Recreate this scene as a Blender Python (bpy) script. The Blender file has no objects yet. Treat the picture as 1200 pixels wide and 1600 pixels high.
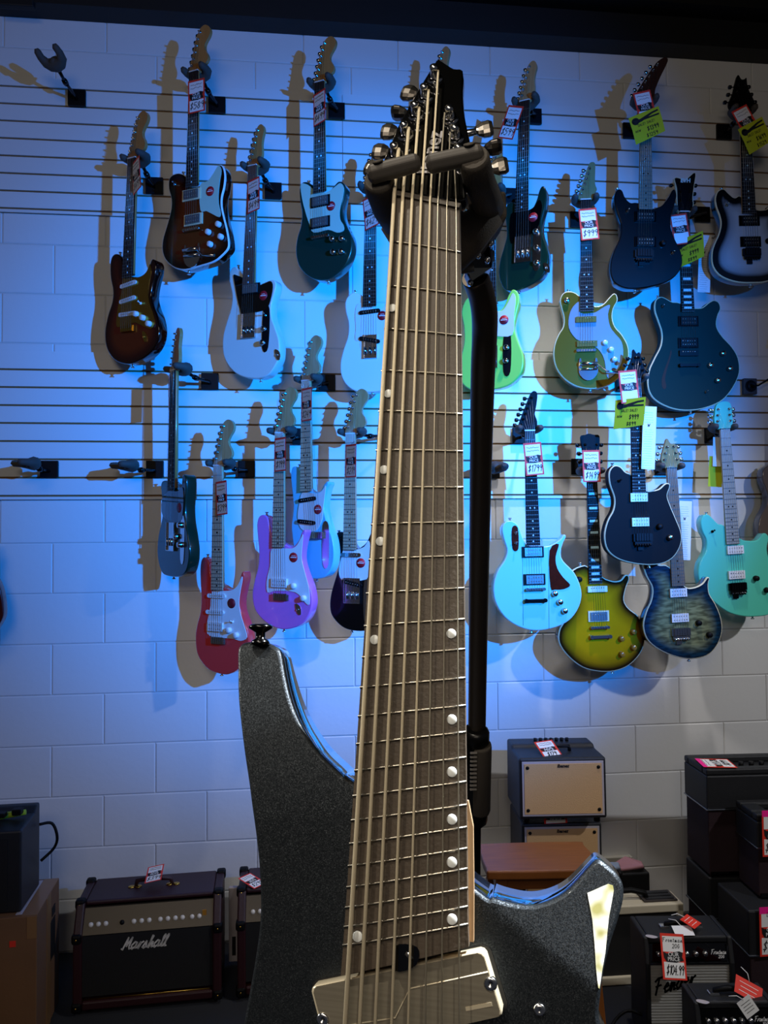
import bpy, bmesh, math, random
from mathutils import Vector, Matrix, geometry
random.seed(7)
C = bpy.context.scene.collection
sc = bpy.context.scene
R = math.radians
# ------------------------------------------------------------------ camera
cam = bpy.data.objects.new('camera', bpy.data.cameras.new('camera')); C.objects.link(cam)
_y, _p, _r = R(6.2), R(1.8), R(.45)
fw = Vector((math.sin(_y)*math.cos(_p), math.cos(_y)*math.cos(_p), math.sin(_p)))
rt = Vector((math.cos(_y), -math.sin(_y), 0)); up = rt.cross(fw)
rt, up = rt*math.cos(_r) - up*math.sin(_r), rt*math.sin(_r) + up*math.cos(_r)
m = Matrix((rt, up, -fw)).transposed().to_4x4(); m.translation = (0, -3.23, 1.65); cam.matrix_world = m
cam.data.sensor_fit = 'VERTICAL'; cam.data.sensor_height = 32.; cam.data.lens = 24.   # 1200 px on 1600
cam.data.clip_start = .02; sc.camera = cam
# ------------------------------------------------------------------ light
sc.view_settings.view_transform = 'Standard'; sc.view_settings.look = 'None'
sc.view_settings.gamma = 1; sc.view_settings.use_curve_mapping = False
sc.view_settings.exposure = 0.0
w = bpy.data.worlds.new('World'); sc.world = w; w.use_nodes = True
w.node_tree.nodes['Background'].inputs[0].default_value = (.75, .8, 1, 1)
w.node_tree.nodes['Background'].inputs[1].default_value = .035
def aim(o, p):
    d = Vector(p) - o.location; o.rotation_euler = d.to_track_quat('-Z', 'Y').to_euler()
def lamp(name, kind, loc, tgt, col, e, **k):
    l = bpy.data.lights.new(name, kind); l.color = col; l.energy = e
    for a, b in k.items(): setattr(l, a, b)
    o = bpy.data.objects.new(name, l); C.objects.link(o); o.location = loc; aim(o, tgt); return o
lamp('blue_stage_and_fill', 'SPOT', (2.07, -3.6, 2.5), (.52, 0, 2.12), (.0, .23, 1), 1200, spot_size=R(47), spot_blend=.9, shadow_soft_size=.025)
lamp('blue_stage_and_fill', 'SPOT', (2.09, -3.6, 2.5), (.05, 0, 2.35), (.0, .23, 1), 520, spot_size=R(64), spot_blend=1., shadow_soft_size=.025)  # wide blue fill added beside the stage light to reach the left wall
lamp('ceiling_track_light', 'SPOT', (1.2, -.9, 3.95), (.95, -.12, .5), (1, .94, .90), 125, spot_size=R(52), spot_blend=.8, shadow_soft_size=.05)
lamp('ceiling_track_light', 'SPOT', (3.1, -2.6, 3.1), (.95, -.1, .62), (.94, .95, 1), 150, spot_size=R(50), spot_blend=.7, shadow_soft_size=.05)
lamp('shop_panel_and_fill', 'AREA', (-.9, -4.3, 3.7), (.2, -1.0, 1.4), (1, .84, .66), 9, shape='RECTANGLE', size=1.2, size_y=.6)
lamp('shop_panel_and_fill', 'AREA', (-.35, -4.6, 2.7), (.1, -2.6, 1.7), (1, .86, .70), 14, shape='RECTANGLE', size=1.0, size_y=.5)  # warm frontal fill added behind the camera to brighten the yoke padding
lamp('key_spot', 'SPOT', (-.75, -3.3, 3.5), (.09, -2.7, 1.62), (1, .91, .76), 85, spot_size=R(27), spot_blend=.8, shadow_soft_size=.02)
lamp('side_spot', 'SPOT', (1.65, -2.77, 3.45), (.1, -2.72, 1.28), (.93, .97, 1), 1500, spot_size=R(18), spot_blend=.6, shadow_soft_size=.03)  # spot added to graze the big guitar's horn bevel
lamp('side_spot', 'SPOT', (-1.75, -1.95, 2.2), (-.02, -2.75, 1.45), (1, .95, .85), 110, spot_size=R(22), spot_blend=.5, shadow_soft_size=.02)  # small grazing spot added to brighten the left rim of the body
# ------------------------------------------------------------------ materials
def hexc(h):
    v = [int(h[i:i+2], 16)/255 for i in (0, 2, 4)]
    return tuple(c/12.92 if c <= .04045 else ((c+.055)/1.055)**2.4 for c in v) + (1,)
MT = {}
def mat(name, col, rough=.5, metal=0., coat=0., bump=None, noise=None, emit=0, spec=.5):
    if name in MT: return MT[name]
    m = bpy.data.materials.new(name); m.use_nodes = True; MT[name] = m
    nt = m.node_tree; b = nt.nodes['Principled BSDF']
    c = hexc(col) if isinstance(col, str) else col
    b.inputs['Base Color'].default_value = c; b.inputs['Roughness'].default_value = rough
    b.inputs['Metallic'].default_value = metal; b.inputs['Coat Weight'].default_value = coat
    b.inputs['Coat Roughness'].default_value = .05; b.inputs['Specular IOR Level'].default_value = spec
    tc = nt.nodes.new('ShaderNodeTexCoord')
    if noise:   # (colour2, scale, stretch xyz)
        n = nt.nodes.new('ShaderNodeTexNoise'); n.inputs['Scale'].default_value = noise[1]; n.inputs['Detail'].default_value = 5
        mp = nt.nodes.new('ShaderNodeMapping'); mp.inputs['Scale'].default_value = noise[2]
        mx = nt.nodes.new('ShaderNodeMix'); mx.data_type = 'RGBA'
        mx.inputs[6].default_value = c; mx.inputs[7].default_value = hexc(noise[0])
        nt.links.new(tc.outputs['Object'], mp.inputs[0]); nt.links.new(mp.outputs[0], n.inputs[0])
        nt.links.new(n.outputs[0], mx.inputs[0]); nt.links.new(mx.outputs[2], b.inputs['Base Color'])
    if bump:    # (scale, strength)
        n = nt.nodes.new('ShaderNodeTexNoise'); n.inputs['Scale'].default_value = bump[0]; n.inputs['Detail'].default_value = 4
        bp = nt.nodes.new('ShaderNodeBump'); bp.inputs['Strength'].default_value = bump[1]; bp.inputs['Distance'].default_value = .002
        nt.links.new(tc.outputs['Object'], n.inputs[0]); nt.links.new(n.outputs[0], bp.inputs['Height']); nt.links.new(bp.outputs[0], b.inputs['Normal'])
    return m
def burst(name, stops, rough=.15, quilt=False):
    if name in MT: return MT[name]
    m = mat(name, 'ffffff', rough, 0, 1.); nt = m.node_tree; b = nt.nodes['Principled BSDF']
    a = nt.nodes.new('ShaderNodeAttribute'); a.attribute_name = 'edge'
    r = nt.nodes.new('ShaderNodeValToRGB'); e = r.color_ramp.elements
    for i, (p, c) in enumerate(stops):
        el = e[i] if i < 2 else e.new(p)
        el.position = p; el.color = hexc(c)
    nt.links.new(a.outputs['Fac'], r.inputs[0]); out = r.outputs[0]
    if quilt:
        tc = nt.nodes.new('ShaderNodeTexCoord'); mp = nt.nodes.new('ShaderNodeMapping'); mp.inputs['Scale'].default_value = (18, 60, 1)
        v = nt.nodes.new('ShaderNodeTexNoise'); v.inputs['Scale'].default_value = 1.3; v.inputs['Detail'].default_value = 1
        cr = nt.nodes.new('ShaderNodeMapRange'); cr.inputs[1].default_value = .35; cr.inputs[2].default_value = .65; cr.inputs[3].default_value = .45; cr.inputs[4].default_value = 1.25
        mx = nt.nodes.new('ShaderNodeVectorMath'); mx.operation = 'SCALE'
        nt.links.new(tc.outputs['Object'], mp.inputs[0]); nt.links.new(mp.outputs[0], v.inputs[0]); nt.links.new(v.outputs[0], cr.inputs[0])
        nt.links.new(out, mx.inputs[0]); nt.links.new(cr.outputs[0], mx.inputs['Scale']); out = mx.outputs[0]
    nt.links.new(out, b.inputs['Base Color']); b.inputs['Specular IOR Level'].default_value = .25; return m
mat('chrome', 'd8d8d8', .18, 1.); mat('blackchrome', '3a3a3c', .18, 1.); mat('steel', 'c8c4bc', .3, 1.); mat('goldmetal', 'd9a94a', .25, 1.)
mat('black_plastic', '0b0b0c', .5, spec=.15); mat('black_gloss', '040405', .08, 0, 1.); mat('foam', '48423b', .75, bump=(900, .25))
mat('satin_black', '111112', .32, .3); mat('paper', 'eeeeec', .7); mat('tag_red', 'e5331f', .6); mat('ink', '0c0c0e', .7); mat('yellow_card', 'c0c818', .8)
mat('pink_card', 'ff1493', .6); mat('white_plastic', 'e9e9e4', .3); mat('cream', 'e8dcae', .4); mat('tort', '2a0d08', .12, 0, 1., noise=('5a1a0a', 60, (1, 1, 1)))
COL = dict(ivory='dfe6da', white='eef2f2', lime='a4ec60', dark_green='06291c', black='030304', natural='c89a5a', matte_green='0d2b26', coral='f0403c',
           lilac='e478cc', sky='6fd0ea', aqua='7fdad8', surf='58cdb4', matte_black='08080a', greywood='5a4c44', deepred='4a0805', gold_olive='6a5c12')
for k, v in COL.items():
    matte = k.startswith('matte')
    mat('finish_'+k, v, .6 if matte else .3, .4 if k in ('gold_olive',) else 0., 0. if matte else .8, spec=.12 if matte else .25)
mat('finish_teal_metal', '0c4a3e', .3, .6, 1.)
burst('finish_burst_red', [(0, '1a0202'), (.35, '430a03'), (.8, '6e2306')]); burst('finish_burst_brown', [(0, '0d0503'), (.3, '2c0c04'), (.9, '6b2a0a')])
burst('finish_burst_silver', [(0, '020203'), (.38, '08090b'), (.62, '8c979d'), (1, 'a9b4ba')], .3)
burst('finish_burst_yellow', [(0, '060302'), (.16, '2b1a04'), (.5, '9a7206'), (1, 'c29208')]); burst('finish_quilt', [(0, '04162c'), (.3, '0c3346'), (.9, '7b7f58')], .2, True)
WOOD = dict(amber='c28b4e', maple='c9a878', dark='2a1a12')
for k, v in WOOD.items(): mat('wood_'+k, v, .35, 0, .4, noise=('a87840' if k != 'dark' else '180e08', 30, (4, .5, 4)))
BRD = dict(rose='2a1a12', brown='6b4a3a', maple='c4a987', maple_dull='7d6a56', maple_grey='9a9c94', ebony='101010', ebony_block='101010')
for k, v in BRD.items(): mat('board_'+k, v, .6, spec=.15)
HC = dict(walnut='3a1f12', olive_wood='8a7c50', black='060607', surf='58cdb4')
for k, v in HC.items(): mat('headfin_'+k, v, .5, 0, 0, spec=.08)
# ------------------------------------------------------------------ mesh helpers
class MB:
    def __init__(s): s.bm = bmesh.new()
    def _mi(s, fs, i):
        for f in fs: f.material_index = i
    def hexa(s, P, i=0):
        v = [s.bm.verts.new(p) for p in P]
        for q in ((0,3,2,1),(4,5,6,7),(0,1,5,4),(1,2,6,5),(2,3,7,6),(3,0,4,7)):
            s.bm.faces.new([v[k] for k in q]).material_index = i
        return s
    def box(s, c, d, i=0, rz=0):
        ca, sa = math.cos(rz), math.sin(rz); P = []
        for z in (-1, 1):
            for x, y in ((-1,-1),(1,-1),(1,1),(-1,1)):
                X, Y = x*d[0]/2, y*d[1]/2
                P.append((c[0]+X*ca-Y*sa, c[1]+X*sa+Y*ca, c[2]+z*d[2]/2))
        return s.hexa(P, i)
    def rings(s, rs, cap=True, i=0, smooth=True, closed=True):
        V = [[s.bm.verts.new(p) for p in r] for r in rs]; n = len(rs[0])
        for a, b in zip(V, V[1:]):
            for k in range(n if closed else n-1):
                f = s.bm.faces.new((a[k], a[(k+1) % n], b[(k+1) % n], b[k])); f.smooth = smooth; f.material_index = i
        if cap:
            for r, fl in ((V[0], True), (V[-1], False)):
                try: s.bm.faces.new(r[::-1] if fl else r).material_index = i
                except ValueError: pass
        return s
    def tube(s, path, rad, seg=10, i=0, cap=True):
        P = [Vector(p) for p in path]; rs = []
        if not hasattr(rad, '__len__'): rad = [rad]*len(P)
        n0 = None
        for k, p in enumerate(P):
            t = ((P[min(k+1, len(P)-1)] - p).normalized() + (p - P[max(k-1, 0)]).normalized()).normalized()
            if n0 is None: n0 = t.orthogonal().normalized()
            n0 = (n0 - t*n0.dot(t)).normalized(); b = t.cross(n0)
            rs.append([p + (n0*math.cos(a) + b*math.sin(a))*rad[k] for a in [2*math.pi*j/seg for j in range(seg)]])
        return s.rings(rs, cap, i)
    def cyl(s, p0, p1, r0, r1=None, seg=16, i=0):
        return s.tube([p0, p1], [r0, r0 if r1 is None else r1], seg, i)
    def lathe(s, c, prof, ax=Vector((0,0,1)), seg=16, i=0):
        ax = Vector(ax).normalized(); u = ax.orthogonal().normalized(); v = ax.cross(u); c = Vector(c)
        return s.rings([[c + ax*h + (u*math.cos(2*math.pi*j/seg) + v*math.sin(2*math.pi*j/seg))*max(r, 1e-5) for j in range(seg)] for r, h in prof], True, i)
    def prism(s, pts, z0, z1, i=0, smooth=False):
        if area(pts) < 0: pts = pts[::-1]
        return s.rings([[(x, y, z0) for x, y in pts], [(x, y, z1) for x, y in pts]], True, i, smooth)
    def quad(s, P, i=0):
        s.bm.faces.new([s.bm.verts.new(p) for p in P]).material_index = i; return s
    def build(s, name, mats, parent=None, bevel=0):
        bmesh.ops.recalc_face_normals(s.bm, faces=s.bm.faces[:])
        me = bpy.data.meshes.new(name); s.bm.to_mesh(me); s.bm.free()
        for m_ in (mats if isinstance(mats, (list, tuple)) else [mats]): me.materials.append(MT[m_] if isinstance(m_, str) else m_)
        o = bpy.data.objects.new(name, me); C.objects.link(o)
        if parent: o.parent = parent
        if bevel:
            md = o.modifiers.new('bevel', 'BEVEL'); md.width = bevel; md.segments = 2; md.limit_method = 'ANGLE'
        return o
def area(p): return sum(p[i-1][0]*p[i][1] - p[i][0]*p[i-1][1] for i in range(len(p)))/2
def smooth_loop(pts, n=4):
    out = []; N = len(pts)
    for i in range(N):
        p0, p1, p2, p3 = (Vector(pts[(i+k-1) % N]) for k in range(4))
        for j in range(n):
            t = j/n
            out.append(tuple(.5*((2*p1) + (p2-p0)*t + (2*p0-5*p1+4*p2-p3)*t*t + (3*p1-p0-3*p2+p3)*t**3)))
    return out
def inset(pts, d):
    if area(pts) < 0: pts = pts[::-1]
    out = []; N = len(pts)
    for i in range(N):
        a, b, c = (Vector(pts[(i+k-1) % N]) for k in range(3))
        t = (c-a).normalized(); nrm = Vector((-t.y, t.x))
        out.append((b.x + nrm.x*d, b.y + nrm.y*d))
    return out
def dist_poly(p, pts):
    best = 1e9; p = Vector(p)
    for i in range(len(pts)):
        a, b = Vector(pts[i-1]), Vector(pts[i]); ab = b-a
        t = max(0, min(1, (p-a).dot(ab)/max(ab.length_squared, 1e-12)))
        best = min(best, (p-a-ab*t).length)
    return best
def inside(p, pts):
    c = False
    for i in range(len(pts)):
        (x1, y1), (x2, y2) = pts[i-1], pts[i]
        if (y1 > p[1]) != (y2 > p[1]) and p[0] < (x2-x1)*(p[1]-y1)/(y2-y1)+x1: c = not c
    return c
def slab(name, pts, z, depth, mats, parent, rnd=.004, grid=.014, zf=None, escale=.07, binding=False, extra=()):
    """guitar-body slab: outline with rounded edges, triangulated top with an 'edge' attribute"""
    pts = smooth_loop(pts)
    if area(pts) < 0: pts = pts[::-1]
    zf = zf or (lambda x, y: 0)
    top = inset(pts, rnd); bm = bmesh.new(); lay = bm.verts.layers.float.new('edge')
    inner = list(extra)
    xs = [p[0] for p in top]; ys = [p[1] for p in top]
    x = min(xs)
    while x < max(xs):
        y = min(ys)
        while y < max(ys):
            q = (x + random.uniform(-.1, .1)*grid, y + random.uniform(-.1, .1)*grid)
            if inside(q, top) and dist_poly(q, top) > grid*.45 and all((q[0]-e[0])**2+(q[1]-e[1])**2 > 9e-6 for e in extra): inner.append(q)
            y += grid
        x += grid
    r = geometry.delaunay_2d_cdt([Vector(p) for p in top] + [Vector(p) for p in inner], [], [list(range(len(top)))], 1, 1e-6)
    vs = []
    for v in r[0]:
        b = bm.verts.new((v.x, v.y, z + zf(v.x, v.y))); b[lay] = min(1, dist_poly(v, pts)/escale); vs.append(b)
    for f in r[2]:
        if len(set(f)) == 3:
            fc = bm.faces.new([vs[k] for k in f]); fc.smooth = zf(0, 0) is not None
    prof = [(rnd, 0), (rnd*.3, -rnd*.3), (0, -rnd), (0, -max(rnd*1.2, .008)), (0, -depth+rnd), (rnd*.3, -depth+rnd*.3), (rnd, -depth)]
    V = []
    for ins, dz in prof:
        q = inset(pts, ins); ring = []
        for (a, c) in q:
            zz = z + dz + (zf(a, c) if dz > -depth*.5 else 0); b = bm.verts.new((a, c, zz)); b[lay] = 0; ring.append(b)
        V.append(ring)
    for k, (a, b) in enumerate(zip(V, V[1:])):
        for j in range(len(a)):
            f = bm.faces.new((a[j], b[j], b[(j+1) % len(a)], a[(j+1) % len(a)])); f.smooth = True
            f.material_index = 0 if (k < 2 and not binding) else 1 if (binding and k < 3) else (len(mats)-1 if len(mats) > 1 and not binding else (2 if len(mats) > 2 else 0))
    bm.faces.new(V[-1][::-1]).material_index = len(mats)-1 if len(mats) > 1 else 0
    me = bpy.data.meshes.new(name); bm.to_mesh(me); bm.free()
    for m_ in mats: me.materials.append(MT[m_])
    o = bpy.data.objects.new(name, me); C.objects.link(o); o.parent = parent; return o
def tag(o, label=None, cat=None, group=None, kind=None):
    if label: o['label'] = label
    if cat: o['category'] = cat
    if group: o['group'] = group
    if kind: o['kind'] = kind
    return o
def empty(name, loc=(0, 0, 0), rz=0, M=None):
    o = bpy.data.objects.new(name, None); C.objects.link(o); o.empty_display_size = .05
    if M is not None: o.matrix_world = M
    else: o.location = loc; o.rotation_euler = (0, 0, rz)
    return o
def frame(pos, x, y, z):
    m_ = Matrix((Vector(x), Vector(y), Vector(z))).transposed().to_4x4(); m_.translation = Vector(pos); return m_
def face_frame(pos, yaw, roll):   # a vertical plane turned by yaw (face towards -Y), rolled in plane
    p, r = R(yaw), R(roll); n = Vector((-math.sin(p), -math.cos(p), 0)); ex0 = Vector((math.cos(p), -math.sin(p), 0)); ez0 = Vector((0, 0, 1))
    return frame(pos, ex0*math.cos(r) + ez0*math.sin(r), ez0*math.cos(r) - ex0*math.sin(r), n)
def text_obj(s, size, mname, parent, loc, rot=(0, 0, 0), shear=0, bold=0, name='lettering', align='CENTER', thick=.0004):
    cu = bpy.data.curves.new('t', 'FONT'); cu.body = s; cu.size = size; cu.align_x = align; cu.align_y = 'CENTER'; cu.shear = shear; cu.offset = bold; cu.extrude = thick; cu.resolution_u = 3
    t = bpy.data.objects.new('t', cu); C.objects.link(t)
    dg = bpy.context.evaluated_depsgraph_get(); me = bpy.data.meshes.new_from_object(t.evaluated_get(dg)); bpy.data.objects.remove(t)
    me.materials.clear(); me.materials.append(MT[mname]); o = bpy.data.objects.new(name, me); C.objects.link(o); o.parent = parent
    o.location = loc; o.rotation_euler = rot; return o
# single-stroke handwriting
SF = {'0': [[(1,0),(0,1),(0,3),(1,4),(2,3),(2,1),(1,0)]], '1': [[(.4,3.2),(1,4),(1,0)]], '2': [[(0,3.2),(.8,4),(2,3.2),(1.6,2),(0,0),(2,0)]],
 '3': [[(0,3.6),(1,4),(2,3),(.9,2.2),(2,1.2),(1,0),(0,.4)]], '4': [[(1.4,4),(0,1.4),(2,1.5)],[(1.5,2.6),(1.4,0)]], '5': [[(2,4),(.3,4),(.2,2.3),(1.4,2.5),(2,1.4),(1.2,0),(0,.3)]],
 '6': [[(1.7,4),(.4,2.4),(0,1),(1,0),(2,1),(1.2,2),(.3,1.4)]], '7': [[(0,4),(2,4),(.8,0)]], '8': [[(1,2.1),(.2,3.1),(1,4),(1.8,3.1),(1,2.1),(0,1),(1,0),(2,1),(1,2.1)]],
 '9': [[(1.9,3.2),(1,4),(.1,3),(1,2.1),(1.9,3.2),(1.5,0)]], '$': [[(1.9,3.2),(1,3.7),(.2,2.9),(1.9,1.2),(1,.4),(.1,.9)],[(1.1,4.3),(.9,-.3)]],
 'M': [[(-.2,.3),(.3,0),(1,3.6),(1.1,4),(1.3,1),(2.6,4),(2.4,.8),(2.7,.1),(3.1,.3)]], 'a': [[(1.8,2),(1,2.4),(0,1.2),(.5,0),(1.5,.8),(1.8,2.2),(1.6,.3),(2.3,.4)]],
 'r': [[(0,.4),(.6,2.2),(.4,0),(.9,1.8),(1.7,2.3)]], 's': [[(0,.3),(1,2.4),(1.3,.6),(.6,0),(.1,.3),(1.9,.4)]], 'h': [[(0,.4),(1,3.9),(.6,4.1),(.3,0),(1,2),(1.5,1.9),(1.4,.2),(2,.4)]],
 'l': [[(0,.4),(1,3.6),(.8,4.2),(.4,3.4),(.5,.2),(1.1,.3)]], 'F': [[(.2,0),(.8,3.8)],[(-.4,3.3),(.4,4),(2.6,4.1)],[(0,2),(1.6,2.2)]], 'e': [[(0,1),(1.4,1.6),(1,2.4),(.2,1.4),(.5,.1),(1.7,.5)]],
 'n': [[(0,.4),(.5,2.2),(.4,0),(1.1,2),(1.5,1.9),(1.4,.2),(2,.4)]], 'd': [[(1.6,2),(.9,2.4),(0,1.1),(.5,0),(1.3,.6),(2,4),(1.7,.4),(2.3,.4)]], 'o': [[(1,0),(0,1),(.6,2.3),(1.7,1.5),(1,0)]], 't': [[(.8,3.4),(.4,.4),(1.2,.2)],[(0,2.4),(1.4,2.5)]],
 'm': [[(0,.4),(.4,2.2),(.3,0),(1,2.1),(1.1,0),(1.8,2.1),(1.9,.2),(2.4,.4)]], 'G': [[(2,3.4),(1.2,4),(0,2),(1,0),(2,1),(2,2),(1.2,2)]], '.': [[(.2,0),(.4,.2)]], ' ': [], 'i': [[(.4,2.2),(.3,.2),(.9,.4)],[(.5,3.1),(.6,3.3)]],
 'S': [[(1.9,3.3),(1,4),(.1,3.1),(1.9,1.1),(1,0),(0,.6)]], 'A': [[(0,0),(1,4),(2,0)],[(.4,1.4),(1.6,1.4)]], 'L': [[(.2,4),(0,0),(1.8,.1)]], 'E': [[(1.8,4),(.1,4),(0,0),(1.8,0)],[(0,2),(1.4,2.1)]], '!': [[(.6,4),(.4,1.2)],[(.35,.1),(.4,.3)]], 'p': [[(.2,2.3),(0,-1.5)],[(.2,2),(1.2,2.3),(1.6,1),(.2,.2)]], 'N': [[(0,0),(.2,4),(1.9,0),(2.1,4)]], 'O': [[(1,0),(0,2),(1,4),(2.2,2),(1,0)]], 'W': [[(0,4),(.6,0),(1.4,3),(2,0),(2.8,4)]], 'P': [[(0,0),(.2,4),(1.8,3.6),(1.7,2.2),(.2,1.9)]], 'R': [[(0,0),(.2,4),(1.8,3.6),(1.6,2.2),(.2,1.9),(1.9,0)]], 'I': [[(.4,4),(.3,0)]], 'c': [[(1.6,2),(.8,2.4),(0,1),(.7,0),(1.7,.5)]],
 'Z': [[(0,4),(2,4),(0,0),(2,0)]], '2_': []}
def pen(s, h, wd, mname, parent, loc, rot=(0, 0, 0), shear=.1, name='handwriting', z=.0004, gap=.9, sq=1.):
    mb = MB(); x = 0; k = h/4
    def wid(c): 
        st = SF.get(c, []); return max([p[0] for q in st for p in q] or [1.2])
    tot = sum(wid(c)+gap for c in s) - gap
    for c in s:
        for st in SF.get(c, []):
            q = [Vector((((p[0]+x-tot/2)*sq + p[1]*shear)*k, (p[1]-2)*k)) for p in st]
            for a, b in zip(q, q[1:]):
                t = (b-a).normalized()*wd/2; n = Vector((-t.y, t.x)); a2, b2 = a-t*.6, b+t*.6
                mb.quad([(a2.x-n.x, a2.y-n.y, z), (b2.x-n.x, b2.y-n.y, z), (b2.x+n.x, b2.y+n.y, z), (a2.x+n.x, a2.y+n.y, z)])
        x += wid(c)+gap
    o = mb.build(name, mname, parent); o.location = loc; o.rotation_euler = rot; return o
OUTLET = (1.983, -0.035, 2.301)
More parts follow.
